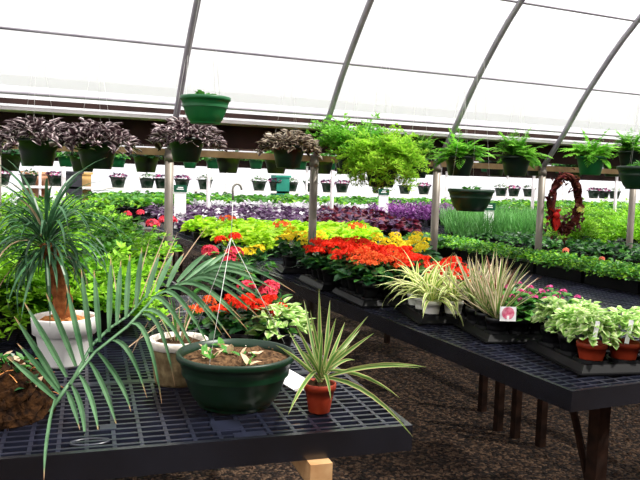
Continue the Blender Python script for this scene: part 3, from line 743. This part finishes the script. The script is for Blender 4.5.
rp2 = [ony(70, 385, 2.32), ony(92, 345, 2.45), ony(110, 328, 2.5), ony(128, 316, 2.6), ony(150, 292, 2.7)]
mb.tube([p - porg for p in rp2], [.006, .006, .005, .004, .002], 'l_bluegreen', 6); link('rachis', mb.mesh('rachis', True), pal)
UPL = [((57, 400), (7, 357)), ((63, 396), (17, 343)), ((60, 388), (14, 316)), ((67, 377), (24, 302)), ((76, 366), (46, 293)), ((84, 362), (66, 284)), ((92, 352), (81, 268)),
       ((100, 342), (94, 270)), ((109, 332), (111, 257)), ((117, 324), (121, 260)), ((126, 318), (130, 254)), ((136, 308), (142, 247)), ((146, 298), (160, 253)), ((156, 292), (174, 252)),
       ((167, 287), (184, 253)), ((177, 282), (208, 252)), ((185, 280), (216, 257)), ((196, 276), (228, 252)), ((206, 273), (243, 262))]
DNL = [((55, 399), (48, 437), (44, 480)), ((67, 391), (74, 407), (80, 430)), ((72, 385), (82, 410), (85, 442)), ((80, 375), (92, 400), (99, 435)), ((90, 362), (105, 390), (118, 430)), ((98, 352), (120, 382), (131, 412)),
       ((112, 340), (130, 353), (147, 398)), ((128, 326), (147, 339), (158, 388)), ((138, 318), (158, 326), (170, 368)), ((140, 313), (165, 320), (190, 356)), ((147, 303), (168, 307), (194, 350)), ((157, 296), (180, 301), (206, 340)),
       ((168, 289), (194, 297), (224, 326)), ((179, 284), (206, 291), (238, 316)), ((190, 280), (218, 286), (250, 306)), ((200, 277), (228, 279), (262, 298)), ((208, 273), (236, 273), (268, 284)), ((200, 277), (222, 267), (246, 272)), ((215, 270), (240, 266), (284, 284)), ((186, 282), (215, 280), (248, 296)), ((174, 287), (202, 288), (232, 308)), ((163, 292), (188, 294), (214, 322))]
def Yof(u):
    xs = [p[0][0] for p in RAC]; return float(np.interp(u, xs, [p[1] for p in RAC]))
for b, t in UPL:
    mb = MB(); px_leaf(mb, b, t, Yof(b[0]), Yof(b[0]) + .06, .0098, 'l_bluegreen', .012, 7, None, porg, .3); link('leaflet', mb.mesh('leaflet'), pal)
for b, m_, t in DNL:
    if b[0] > 120: t = (b[0] + (t[0] - b[0]) * 1.16, b[1] + (t[1] - b[1]) * 1.3 + 4); m_ = (m_[0], m_[1] - 2)
    mb = MB(); px_leaf(mb, b, t, Yof(b[0]), 1.9 if t[1] > 470 else Yof(b[0]) - .1, .0088, 'l_bluegreen', 0, 8, m_, porg, .3); link('leaflet', mb.mesh('leaflet'), pal)
mb = MB()
for b, t in (((140, 300), (168, 228)), ((150, 296), (178, 232)), ((132, 310), (150, 238)), ((165, 287), (208, 225)), ((120, 318), (112, 262)), ((150, 330), (190, 300)), ((148, 322), (128, 362)), ((125, 350), (165, 322))):
    px_leaf(mb, b, t, Yof(b[0]) + .03, Yof(b[0]) + .1, .0022, 'l_dry', .01, 5, None, porg)
link('dry_stalks', mb.mesh('dry_stalks'), pal)

# flowering plants behind the bowl
P4 = m_pot('pot', .06, .045, .11, 'black_pot', 20, .004)
KFOL = [m_dome('leaves', 90 + i, 70, .11, .12, .075, .026, 'l_dark', 0, (-.3, .5), .2, 'l_mid', .3) for i in range(2)]
def heads(seed, n, R, z, hr):
    r = random.Random(seed); return [(R * q * math.cos(a), R * q * math.sin(a), z + r.uniform(-.025, .02) - .04 * q, hr * r.uniform(.8, 1.15)) for q, a in [((i / n) ** .5 if i else 0, i * 2.4) for i in range(n)]]
KRED = [m_heads('flowers', 100 + i, heads(100 + i, 8, .1, .17, .038), 34, .0115, 'f_red') for i in range(2)]
KORA = m_heads('flowers', 103, heads(103, 8, .1, .17, .038), 30, .0105, 'f_orange')
KYEL = m_heads('flowers', 104, heads(104, 7, .1, .18, .036), 34, .011, 'f_yellow')
KPKR = m_heads('flowers', 105, heads(105, 5, .07, .17, .034), 36, .0125, 'f_pinkred', .9)
KPNK = [m_heads('flower_head', 106 + i, [q], 7, .011, 'f_pink', .8) for i, q in enumerate(heads(106, 5, .1, .13, .016))]
def kal(label, x, y, fl, z=BZ, sc=1, i=0, group=None, cat='flowering plant', name='kalanchoe', pot=P4, extra=None):
    parts = [('pot', pot, 0), ('leaves', KFOL[i % 2], .09), ('flowers', fl, .08)]
    if extra: parts += extra
    return potted(name, label, cat, (x, y, z), parts, sc=sc, group=group)
def at_top(u, v, Y, hgt): p = ony(u, v, Y); return p.x, Y
x, y = at_top(240, 322, 2.98, 0); kal('red kalanchoe directly behind the rim of the green bowl', x, y, KRED[0], BZ, 1.05)
x, y = at_top(266, 322, 3.05, 0); kal('orange red kalanchoe right behind the bowl next to the pale leaved plant', x, y, KRED[1], BZ, .95, 1)
x, y = at_top(209, 326, 3.1, 0); kal('salmon flowered kalanchoe behind the left rim of the bowl', x, y, KORA, BZ, .9)
x, y = at_top(292, 322, 2.95, 0); potted('variegated_plant', 'pale green variegated leafy plant behind the right rim of the bowl', 'potted plant', (x - .06, y, BZ), [('pot', P4, 0), ('foliage', m_dome('foliage', 110, 160, .12, .15, .055, .02, 'l_ivy', 0), .09)])
GER = m_dome('leaves', 111, 90, .12, .2, .06, .028, 'l_mid', 0, (-.3, .5), .2, 'l_dark', .5)
def tall(label, u, v, Y, fl, hr, n=2, k='f_pinkred', fol=GER, spread=.05, name='geranium', fh=.3):
    p = ony(u, v, Y); r = random.Random(int(u)); hd = []
    hz = p.z - BZ
    for i in range(n):
        a = 6.28 * i / max(1, n) + .6; c = (spread * math.cos(a) if n > 1 else 0, spread * math.sin(a) if n > 1 else 0, hz + r.uniform(-.03, .02))
        mb = MB(); add_head(mb, r, c, hr, 40, hr * .42, k, .8); mb.tube([(0, 0, .1), c], .003, 'l_mid', 5); hd.append(('flower_head', mb.mesh('flower_head'), 0))
    o = potted(name, label, 'flowering plant', (p.x, Y, BZ), [('pot', P4, 0), ('leaves', fol, .09, fh / .2)] + hd, rz=0)
tall('pink red geranium with two round flower heads above the kalanchoes', 262, 287, 3.2, None, .042, 3, 'f_pinkred', GER, .075, 'geranium', .2)
tall('crimson geranium behind the tips of the palm leaflets', 225, 256, 4.2, None, .05, 3, 'f_pinkred', GER, .09, 'geranium', .24)
tall('geranium with one dusky red head behind the crimson one', 228, 241, 4.9, None, .045, 2, 'f_red', GER, .08, 'geranium', .24)
tall('yellow flowered plant hanging over the aisle edge by the crimson geranium', 234, 252, 4.6, None, .04, 2, 'f_yellow', GER, .05, 'marigold', .2)
tall('yellow flowered plant leaning out over the aisle, right of the crimson geranium', 254, 250, 4.9, None, .05, 2, 'f_yellow', GER, .06, 'marigold', .2)
tall('salmon red geranium in front of the left post', 163, 222, 6.2, None, .055, 3, 'f_pinkred', GER, .09, 'geranium', .2)
tall('red geranium above the feathery greens with a small head', 134, 213, 7.4, None, .04, 2, 'f_pinkred', GER, .09, 'geranium', .2)
# feathery greens covering the left bench
FEA = [m_feather('foliage', 120 + i, 46, .33, ('l_feather', 'l_feather', 'l_feather_dark')[i], 9, 7, .034, .009, (.3, 1.5), (.4, 1.3), 0) for i in range(3)]
r = random.Random(33); rows = 0
for j in range(22):
    yy = 3.72 + j * .29
    for i in range(5):
        xx = -.12 + i * .29 + r.uniform(-.04, .04); y2 = yy + r.uniform(-.05, .05)
        if math.hypot(xx - wx, y2 - wy) < .3: continue
        if proj((xx + .12, y2, BZ + .3))[0] > (172 if yy < 5.0 else 142 - (yy - 5) * 9) or (yy < 4.6 and xx > .72): continue
        potted('feathery_plant', 'bright green feathery leaved plant in the mass filling the left bench', 'potted plant', (xx, y2, BZ),
               [('pot', P4, 0), ('foliage', FEA[2 if (r.random() < (.45 if j < 4 else .2)) else r.choice((0, 1))], .08)], sc=r.uniform(1.2, 1.5) if j < 14 else r.uniform(1.1, 1.3), group='feathery plants on the left bench')

# ------------------------------------------------------------------ right bench trays
def tray_mesh(w, l, cups, h=.04, cr=.05):
    """carrier tray: flared walls with a flat flange, a deck and raised cups"""
    mb = MB(); b = 0
    def ring(dx, z): return [(-w / 2 - dx, -l / 2 - dx, z), (w / 2 + dx, -l / 2 - dx, z), (w / 2 + dx, l / 2 + dx, z), (-w / 2 - dx, l / 2 + dx, z)]
    rings = [ring(.022, .002), ring(.022, .008), ring(.008, .01), ring(-.012, h), ring(-.02, h + .003), ring(-.03, h - .004)]
    for q in rings: mb.v += q
    mb.face((3, 2, 1, 0), 'tray')
    for i in range(len(rings) - 1):
        for j in range(4): mb.face((i * 4 + j, i * 4 + (j + 1) % 4, i * 4 + 4 + (j + 1) % 4, i * 4 + 4 + j), 'tray')
    e = (len(rings) - 1) * 4; mb.face((e, e + 1, e + 2, e + 3), 'tray')
    for (x, y) in cups:
        mb.lathe([(cr + .012, h - .006), (cr + .006, h + .012), (cr + .001, h + .014), (cr - .002, h - .004)], 'tray', 18, (x, y, 0), False)
    return mb.mesh('tray')
def tray(label, x, y, rz, w, l, nx, ny, group=None, cr=.05, h=.04):
    cups = [((i - (nx - 1) / 2) * w / nx * .95, (j - (ny - 1) / 2) * l / ny * .97) for j in range(ny) for i in range(nx)]
    key = (w, l, nx, ny, cr, h)
    if key not in wm: wm[key] = tray_mesh(w, l, cups, h, cr)
    o = thing('carrier_tray', label, 'tray', (x, y, BZ + .001), rz, 1, group, wm[key])
    ca, sa = math.cos(rz), math.sin(rz)
    return [(x + a * ca - b * sa, y + a * sa + b * ca) for a, b in cups]
TZ = BZ + .041
RZ = math.radians(-13)
def tray_at(label, cu, cv, rz, w, l, nx, ny, **k):
    """tray whose near left flange corner sits at a given spot on the bench"""
    c = onz(cu, cv, BZ); a, b = w / 2 + .022, l / 2 + .022; ca, sa = math.cos(rz), math.sin(rz)
    return tray(label, c.x + a * ca - b * sa, c.y + a * sa + b * ca, rz, w, l, nx, ny, **k)
ta = tray_at('black carrier tray of pale ivy at the front corner of the bench', 580.5, 377, RZ, .5, .5, 3, 3, cr=.066)
PR = m_pot('pot', .062, .045, .1, 'red_pot', 24, .003); PKB = m_pot('pot', .062, .045, .1, 'black_pot', 24, .003); PK = m_pot('pot', .05, .036, .09, 'black_pot', 24, .003); PW = m_pot('pot', .052, .04, .1, 'white_pot', 24, .003)
IVY = [m_dome('foliage', 130 + i, 190, .085, .14, .045, .018, 'l_ivy', -.02, (-.7, .7), .25) for i in range(3)]
TAG = MB(); TAG.box(-.009, .009, -.001, .001, .05, .15, 'white'); TAG = TAG.mesh('tag')
labs = {0: ('pale variegated ivy in a terracotta pot with white tag, nearest the bench corner', PR), 1: ('pale variegated ivy with tilted picture tag, second along the front tray', PR), 2: ('pale variegated ivy third along the front edge of the corner tray', PR),
        3: ('pale variegated ivy in a black pot on the aisle side of the corner tray', PKB), 6: ('straggly pale ivy at the far aisle corner of the corner tray', PKB)}
r = random.Random(44)
for i, (x, y) in enumerate(ta):
    if i in (4, 5, 8): continue
    if i in labs: lab, pt = labs[i]; g = None
    else: lab, pt, g = 'pale variegated ivy alone in the middle of the rear pockets of the corner tray', PKB, None
    parts = [('pot', pt, -.02), ('foliage', IVY[i % 3], .1)]
    if i in (0, 1): parts.append(('tag', TAG, .03))
    o = potted('ivy', lab, 'potted plant', (x, y, TZ), parts, sc=r.uniform(.95, 1.1), group=g, rz=-.5 if i in (0, 1) else None)
    if i in (0, 1): o.children[2].location = (-.03, -.088, .04); o.children[2].rotation_euler = (0, .15, 0)
tb_ = tray_at('black carrier tray of striped dracaenas and pink flowers', 486, 344.5, math.radians(-14), .5, .42, 4, 3, cr=.052)
DR = [m_rosette('foliage', 140, 30, .27, .009, 'l_drac_tan', (.55, 1.5), (.0, .35), 0, .01, 5, 1.2, 'l_drac', .55),
      m_rosette('foliage', 141, 28, .27, .009, 'l_drac_tan', (.6, 1.5), (.0, .3), 0, .01, 5, 1.2, 'l_drac', .3),
      m_rosette('foliage', 142, 30, .24, .01, 'l_drac_red', (.6, 1.5), (.0, .3), 0, .01, 5, 1.2, 'l_drac_tan', .5)]
IMPL = m_dome('leaves', 150, 110, .1, .125, .05, .023, 'l_dark', 0, (-.3, .6), .2, 'l_mid', .5)
tl = ['d0', 'i', 'i', 'i', 'd1', 'i', 'i', 'i', 'd1', 'd2', 'i', 'x']
dl = {0: 'tan striped dracaena with splayed leaves at the near corner of its tray', 4: 'tan striped dracaena second back along the aisle edge', 8: 'tall pale dracaena third back along the aisle edge', 9: 'bronze leaved dracaena rising behind the pink flowers'}
for i, (x, y) in enumerate(tb_):
    t = tl[i]
    if t[0] == 'd':
        potted('dracaena', dl[i], 'potted plant', (x, y, TZ), [('pot', PK, -.02), ('foliage', DR[int(t[1])], .08)], sc=1.1)
    elif t == 'i':
        kk = ('pink impatiens with a round pink flower picture tag in its pot', None) if i == 1 else ('pink flowered impatiens with round dark green leaves beside the dracaenas', 'pink impatiens in the dracaena tray')
        o = potted('impatiens', kk[0], 'flowering plant', (x, y, TZ), [('pot', PK, -.02), ('leaves', IMPL, .07)] + [('flower_head', q, .07) for q in KPNK], group=kk[1])
        if i == 1:
            mb = MB(); mb.box(-.04, .04, -.036, .036, -.001, .001, 'white'); t_ = link('flower_tag', mb.mesh('flower_tag'), o); t_.rotation_euler = (PI / 2, 0, -.4 - o.rotation_euler.z)
            d = ony(508, 314, y - .1) - Vector((x, y, TZ)); d.rotate(Matrix.Rotation(-o.rotation_euler.z, 3, 'Z')); t_.location = d
            mb = MB(); mb.lathe([(.031, .0011), (.031, .002)], 'pinkcard', 20, (0, .004, 0), True, True); mb.box(-.006, .006, -.036, -.008, .002, .0026, 'white'); link('flower_picture', mb.mesh('flower_picture'), t_)
tc_ = tray_at('black carrier tray of spider plants in white pots', 419, 325.5, math.radians(-14), .42, .42, 3, 3, cr=.052)
SPI = [m_rosette('foliage', 160 + i, 32, .26, .011, 'l_spider', (.55, 1.5), (.8, 2.0), 0, .01, 8, 1.0) for i in range(2)]
sl = {0: 'cream striped spider plant in the nearest white pot', 3: 'cream striped spider plant in the white pot behind the nearest', 6: 'cream striped spider plant at the far aisle corner of its tray', 1: 'cream striped spider plant drooping between the front white pot and the dracaenas'}
for i, (x, y) in enumerate(tc_):
    if i in sl: potted('spider_plant', sl[i], 'potted plant', (x, y, TZ), [('pot', PW, -.02), ('foliage', SPI[i % 2], .085)], sc=1.05)
    else: kal('red kalanchoe tucked among the spider plants', x, y, KRED[i % 2], TZ, .9, i, 'red kalanchoes among the spider plants', pot=PK) if i in (5, 7, 8) else potted('dracaena', 'pale thin leaved dracaena standing between the spider plants', 'potted plant', (x, y, TZ), [('pot', PK, -.02), ('foliage', DR[1], .08)], sc=.9, group='pale dracaenas between the spider plants')
# red kalanchoes
r = random.Random(66)
g1 = tray('black tray of red kalanchoes behind the spider plants', 2.34, 4.2, -.1, .45, .56, 3, 4)
g2 = tray('black tray of red kalanchoes further along the aisle edge', 2.36, 4.86, -.1, .45, .56, 3, 4)
for i, (x, y) in enumerate(g1 + g2[:9]):
    ora = i in (0, 1, 3)
    kal('orange tinged kalanchoe at the near aisle corner of the red ones' if ora else 'bright red kalanchoe in the packed trays along the aisle edge', x, y, KORA if ora else KRED[i % 2], TZ, r.uniform(1.05, 1.2), i, 'orange tinged kalanchoes' if ora else 'red kalanchoes along the aisle', pot=PK)
for i in range(10):
    x = 2.75 + (i % 5) * .24 + r.uniform(-.03, .03); y = 4.75 + (i // 5) * .3 + (i % 5) * .05
    if proj((x, y, .95))[0] > 428: continue
    kal('yellow kalanchoe in the band behind the red ones', x, y, KYEL, BZ, 1.25, i, 'yellow kalanchoes behind the red', pot=PK)
for i in range(6):
    x = 2.75 + (i % 3) * .24; y = 4.0 + (i // 3) * .3
    if proj((x, y, .95))[0] > 455: continue
    kal('red kalanchoe standing behind the spider plants near the post', x, y, KRED[i % 2], BZ, 1.0, i, 'red kalanchoes near the post', pot=PK)
g3 = tray_at('small black tray with one yellow kalanchoe and a white tag on the aisle edge', 281, 274, -.2, .42, .3, 3, 2)
for i, (x, y) in enumerate(g3):
    kal(('yellow kalanchoe with white tag at the front of the small tray' if i == 0 else 'yellow kalanchoe sharing the small tray by the post'), x, y, KYEL if i in (0, 1, 3) else KYEL, TZ, 1.0 if i else 1.15, i, None if i == 0 else 'yellow kalanchoes by the post', pot=PK, extra=[('tag', TAG, .0)] if i == 0 else None)
# dark spiky plant by the post
p = ony(312, 245, 5.35)
potted('dracaena', 'thin dark green dracaena standing right by the post among the yellow flowers', 'potted plant', (p.x, 5.3, BZ), [('pot', PK, 0), ('foliage', m_rosette('foliage', 170, 40, .26, .007, 'l_pony', (.3, 1.5), (.1, .8), 0, .01, 5), .08)])
# row of green seedling boxes
BOX = MB()
for a in ((-.15, .15, -.27, -.25), (-.15, .15, .25, .27), (-.15, -.13, -.25, .25), (.13, .15, -.25, .25)): BOX.box(*a, 0, .1, 'tray')
BOX.box(-.13, .13, -.25, .25, .0, .085, 'tray'); BOX.box(-.158, .158, -.278, -.27, .088, .1, 'tray'); BOX.box(-.158, -.15, -.27, .27, .088, .1, 'tray'); BOX = BOX.mesh('seed_tray')
SEED = [m_dome('foliage', 180 + i, 210, .12, .1, .034, .01, 'l_mid', 0, (-.6, .8), .3, 'l_feather', .3) for i in range(3)]
FL1 = m_heads('flowers', 184, [(0, 0, .12, .018)], 16, .014, 'f_salmon', 1); FL2 = m_heads('flowers', 185, [(-.09, -.05, .05, .015)], 14, .014, 'f_white', 1)
r = random.Random(77); k = 0
for j in range(7):
    yy = 3.6 + j * .58
    thing('seed_tray', 'deep black seedling tray in the row across the lattice bench', 'tray', (4.55, yy, BZ + .001), 0, 1, 'seedling trays on the lattice bench', BOX)
    for a in range(2):
        for b in range(3):
            k += 1; parts = [('foliage', SEED[k % 3], 0)]; lab, g = 'low green seedling spilling over the deep black trays', 'green seedlings in the deep trays'
            if (j, a, b) in ((2, 0, 1), (1, 0, 2)): parts.append(('flowers', FL1, 0)); lab, g = 'seedling with an upright salmon flower in the deep tray row', 'salmon flowered seedlings'
            if (j, a, b) in ((0, 0, 1), (0, 0, 2)): parts.append(('flowers', FL2, 0)); lab, g = 'seedling with a white flower nodding over the tray side', 'white flowered seedlings'
            potted('seedling', lab, 'seedling', (4.55 + (a - .5) * .15, yy + (b - 1) * .17, BZ + .088), parts, sc=r.uniform(1, 1.25), group=g, rz=PI if False else None if g.startswith('green') else 0)

# ------------------------------------------------------------------ middle and far benches
def field(name, label, cat, group, meshes, x0, x1, y0, y1, sx, sy, sc=(.9, 1.15), seed=1, z=BZ, skip=None, ulim=(-60, 720)):
    r = random.Random(seed); n = 0; y = y0; row = 0
    while y <= y1:
        x = x0 + (row % 2) * sx * .5
        while x <= x1:
            px, py = x + r.uniform(-.15, .15) * sx, y + r.uniform(-.15, .15) * sy
            uu = proj((px, py, z + .15))[0]
            if not (skip and skip(px, py)) and ulim[0] <= uu <= ulim[1]:
                thing(name, label, cat, (px, py, z), r.uniform(0, 6.28), r.uniform(*sc), group, r.choice(meshes)); n += 1
            x += sx
        y += sy; row += 1
    return n
def with_pot(fn):
    """join a small dark pot below the leaves of a far plant"""
    me = fn; mb = MB()
    return me
def m_far(name, seed, n, R, Ht, L, W, k, k2=None, p2=0, el=(-.3, .7), pot='black_pot', fl=None):
    r = random.Random(seed); mb = MB(); mb.lathe([(.05, 0), (.065, .08), (.062, .085)], pot, 10, (0, 0, 0), False)
    for i in range(n):
        az = r.uniform(0, 6.28); q = r.random() ** .5; hgt = math.sqrt(1 - q * q * .9) * r.uniform(.55, 1)
        mb.oval((R * q * math.cos(az), R * q * math.sin(az), .06 + Ht * hgt), az + r.gauss(0, .7), r.uniform(*el), L * r.uniform(.7, 1.25), W * r.uniform(.8, 1.2), k2 if k2 and r.random() < p2 else k, .3, r.gauss(0, .4))
    if fl: add_head(mb, r, (0, 0, .06 + Ht), R * .7, fl[0], fl[1], fl[2], .5)
    return mb.mesh(name)
LIME = [m_far('lime_coleus', 200 + i, 90, .13, .17, .085, .03, 'l_lime', None, 0, (-.4, .6)) for i in range(3)]
field('lime_coleus', 'lime yellow coleus in the bright block behind the yellow flowers', 'potted plant', 'lime coleus block', LIME, 2.25, 4.75, 6.75, 9.0, .27, .3, (.95, 1.2), 1, BZ, lambda x, y: x > 3.1 and y > 8.3 and proj((x, y, .9))[0] > 300, ulim=(196, 372))
LIMR = m_far('lime_coleus', 205, 80, .13, .17, .08, .03, 'l_lime', None, 0, (-.4, .6), 'black_pot', (16, .03, 'f_orange'))
for i, (x, y) in enumerate(((2.5, 8.2), (2.8, 7.2), (3.6, 7.0))): thing('lime_coleus', 'lime coleus with an orange red flower head in the block', 'potted plant', (x, y, BZ + .02), 0, 1.1, 'lime coleus with orange heads', LIMR)
for i in range(9):
    x, y = 3.7 + (i % 5) * .27, 9.7 + (i // 5) * .3
PUR = [m_far('purple_foliage_plant', 210 + i, 70, .16, .16, .09, .03, 'l_purple', 'l_silver', .15) for i in range(2)]
field('purple_foliage_plant', 'dusky purple leaved plant in the dark band beyond the lime coleus', 'potted plant', 'dusky purple band', PUR, 2.55, 5.2, 10.9, 13.2, .34, .42, (.95, 1.15), 2)
field('purple_foliage_plant', 'dusky purple leaved plant in the dark band beyond the lime coleus', 'potted plant', 'dusky purple band', PUR, 2.3, 4.6, 9.3, 10.4, .32, .34, (.85, 1.0), 12, ulim=(175, 316))
BUR = [m_far('begonia', 220 + i, 60, .16, .17, .1, .045, 'l_burg', 'l_purple', .3, (-.4, .5)) for i in range(2)]
field('begonia', 'dark burgundy leaved begonia in the block left of the violet plants', 'potted plant', 'burgundy begonias', BUR, 3.6, 6.6, 8.7, 13.0, .34, .4, (.95, 1.2), 3, BZ, lambda x, y: 10.4 < y < 10.85 or (y < 10.6 and x > 5.3), ulim=(318, 424))
RDB = m_far('red_bedding_plant', 225, 70, .14, .13, .07, .025, 'l_burg', 'f_red', .55)
field('red_bedding_plant', 'low red leaved bedding plant between the lime coleus and begonias', 'potted plant', 'red bedding plants', [RDB], 3.3, 4.4, 8.0, 8.6, .28, .3, (.9, 1.1), 4, ulim=(330, 396))
def m_far_up(name, seed, n, Ht, k, R=.13, L=.08, W=.016):
    r = random.Random(seed); mb = MB(); mb.lathe([(.05, 0), (.065, .08), (.062, .085)], 'black_pot', 10, (0, 0, 0), False)
    for i in range(n):
        az = r.uniform(0, 6.28); q = R * r.random() ** .5; pts = arc((q * math.cos(az), q * math.sin(az), .05), az, r.uniform(1.1, 1.5), Ht * r.uniform(.7, 1.15), .2, 3)
        for j in range(6):
            t = (.2 + .8 * j / 6) * 3; a = min(2, int(t)); mb.oval(pts[a].lerp(pts[a + 1], t - a), r.uniform(0, 6.28), r.uniform(.1, 1.0), L * r.uniform(.8, 1.2), W, k, .3)
    return mb.mesh(name)
TRA = [m_far_up('purple_heart_plant', 230 + i, 16, .3, 'l_trad') for i in range(2)]
field('purple_heart_plant', 'violet purple heart plant with upright lance leaves in the far block', 'potted plant', 'violet purple heart block', TRA, 5.4, 9.3, 11.0, 13.2, .3, .38, (.95, 1.15), 5, ulim=(378, 452))
def m_reed(name, seed):
    r = random.Random(seed); mb = MB(); mb.lathe([(.05, 0), (.065, .08), (.062, .085)], 'black_pot', 10, (0, 0, 0), False)
    for i in range(60):
        az = r.uniform(0, 6.28); q = .12 * r.random() ** .5
        blade(mb, (q * math.cos(az), q * math.sin(az), .06), r.uniform(0, 6.28), r.uniform(1.1, 1.5), r.uniform(.22, .42), r.uniform(.1, .9), .005, 'l_reed', 4, .2)
    return mb.mesh(name)
REE = [m_reed('reed_plant', 240 + i) for i in range(2)]
field('reed_plant', 'thin upright reeds in the block behind the green seedling trays', 'potted plant', 'reed block', REE, 5.7, 9.2, 7.9, 10.3, .28, .32, (.95, 1.2), 6, ulim=(448, 600))
AS2 = [m_feather('foliage', 250 + i, 60, .42, 'l_feather', 9, 7, .03, .0075, (.3, 1.5), (.5, 1.6), .06) for i in range(2)]
for i, (x, y, s) in enumerate(((6.4, 6.6, 1.1), (6.9, 6.3, 1.15), (7.4, 6.7, 1.1), (6.75, 7.1, 1.0), (7.3, 7.4, 1.1), (7.9, 6.9, 1.1), (7.9, 7.6, 1.0), (8.4, 7.3, 1.1), (7.0, 5.7, 1.0), (7.5, 5.9, 1.0))):
    potted('asparagus_fern', 'fluffy bright asparagus fern in the clump at the right beyond the wreath', 'potted plant', (x, y, BZ), [('pot', POTB, 0, .7), ('foliage', AS2[i % 2], .08)], sc=s * 1.15, group='asparagus ferns beyond the wreath')
DKM = [m_far('bedding_plant', 255 + i, 70, .14, .13, .07, .022, 'l_dark', 'l_mid', .4) for i in range(2)]
field('bedding_plant', 'low dark green bedding plant in front of the reeds', 'bedding plant', 'dark bedding plants before the reeds', DKM, 5.65, 6.4, 4.9, 7.7, .28, .32, (.9, 1.1), 8)
field('bedding_plant', 'dark green bedding plant around the foot of the middle post', 'bedding plant', 'dark bedding plants by the post', DKM, 3.7, 4.3, 6.6, 6.72, .28, .32, (.9, 1.1), 9)
SIL = [m_far('silver_plant', 260 + i, 60, .16, .17, .085, .03, 'l_silver', None, 0, (.1, 1.2)) for i in range(2)]
field('silver_plant', 'silver white leaved plant in the pale row before the far green benches', 'potted plant', 'silver white row', SIL, 2.2, 9.8, 14.0, 14.5, .36, .4, (.9, 1.1), 10, ulim=(186, 420))
GRN = [m_far('green_seedling', 270 + i, 56, .2, .2, .12, .042, 'l_mid', 'l_feather', .4) for i in range(2)] + [m_far('green_seedling', 272, 56, .2, .2, .12, .042, 'l_mid', 'l_silver', .12)]
n = field('green_seedling', 'green leafy plant in the long rows filling the far bench', 'potted plant', 'green rows on the far bench', GRN, 2.1, 19.5, 15.0, 18.3, .5, .62, (1.0, 1.25), 11)
for i in range(4):
    x = 2.2 + i * .36
    o = thing('seed_tray', 'black seedling tray at the left corner of the far green bench', 'tray', (x, 14.1, BZ + .001), 0, 1.15, 'trays at the corner of the far bench', BOX)
    for j in range(3): thing('green_seedling', 'green plant in the black trays at the left corner of the far bench', 'potted plant', (x, 13.92 + j * .18, BZ + .05), i + j * 2., .95, 'green plants at the corner of the far bench', GRN[j % 2])

# ------------------------------------------------------------------ light
w = bpy.data.worlds.new('sky'); S.world = w; w.use_nodes = True; t = w.node_tree; t.nodes.clear()
o = t.nodes.new('ShaderNodeOutputWorld'); b = t.nodes.new('ShaderNodeBackground'); b.inputs['Color'].default_value = (1, .985, 1.0, 1); b.inputs['Strength'].default_value = 1.3
t.links.new(b.outputs[0], o.inputs['Surface'])
sd = bpy.data.lights.new('sun', 'SUN'); sd.energy = 7.5; sd.angle = math.radians(3); sd.color = (1, .96, .88)
so = bpy.data.objects.new('sun', sd); COL.objects.link(so); so.location = (6, -3, 9)
d = Vector((-.5, .42, -1)).normalized(); so.rotation_euler = d.to_track_quat('-Z', 'Y').to_euler()
S.view_settings.view_transform = 'Standard'; S.view_settings.look = 'None'; S.view_settings.exposure = 0.45; S.view_settings.gamma = 1; S.view_settings.use_curve_mapping = False
S.cycles.max_bounces = 8; S.cycles.transparent_max_bounces = 12; S.cycles.caustics_reflective = False; S.cycles.caustics_refractive = False
S.cycles.use_denoising = True
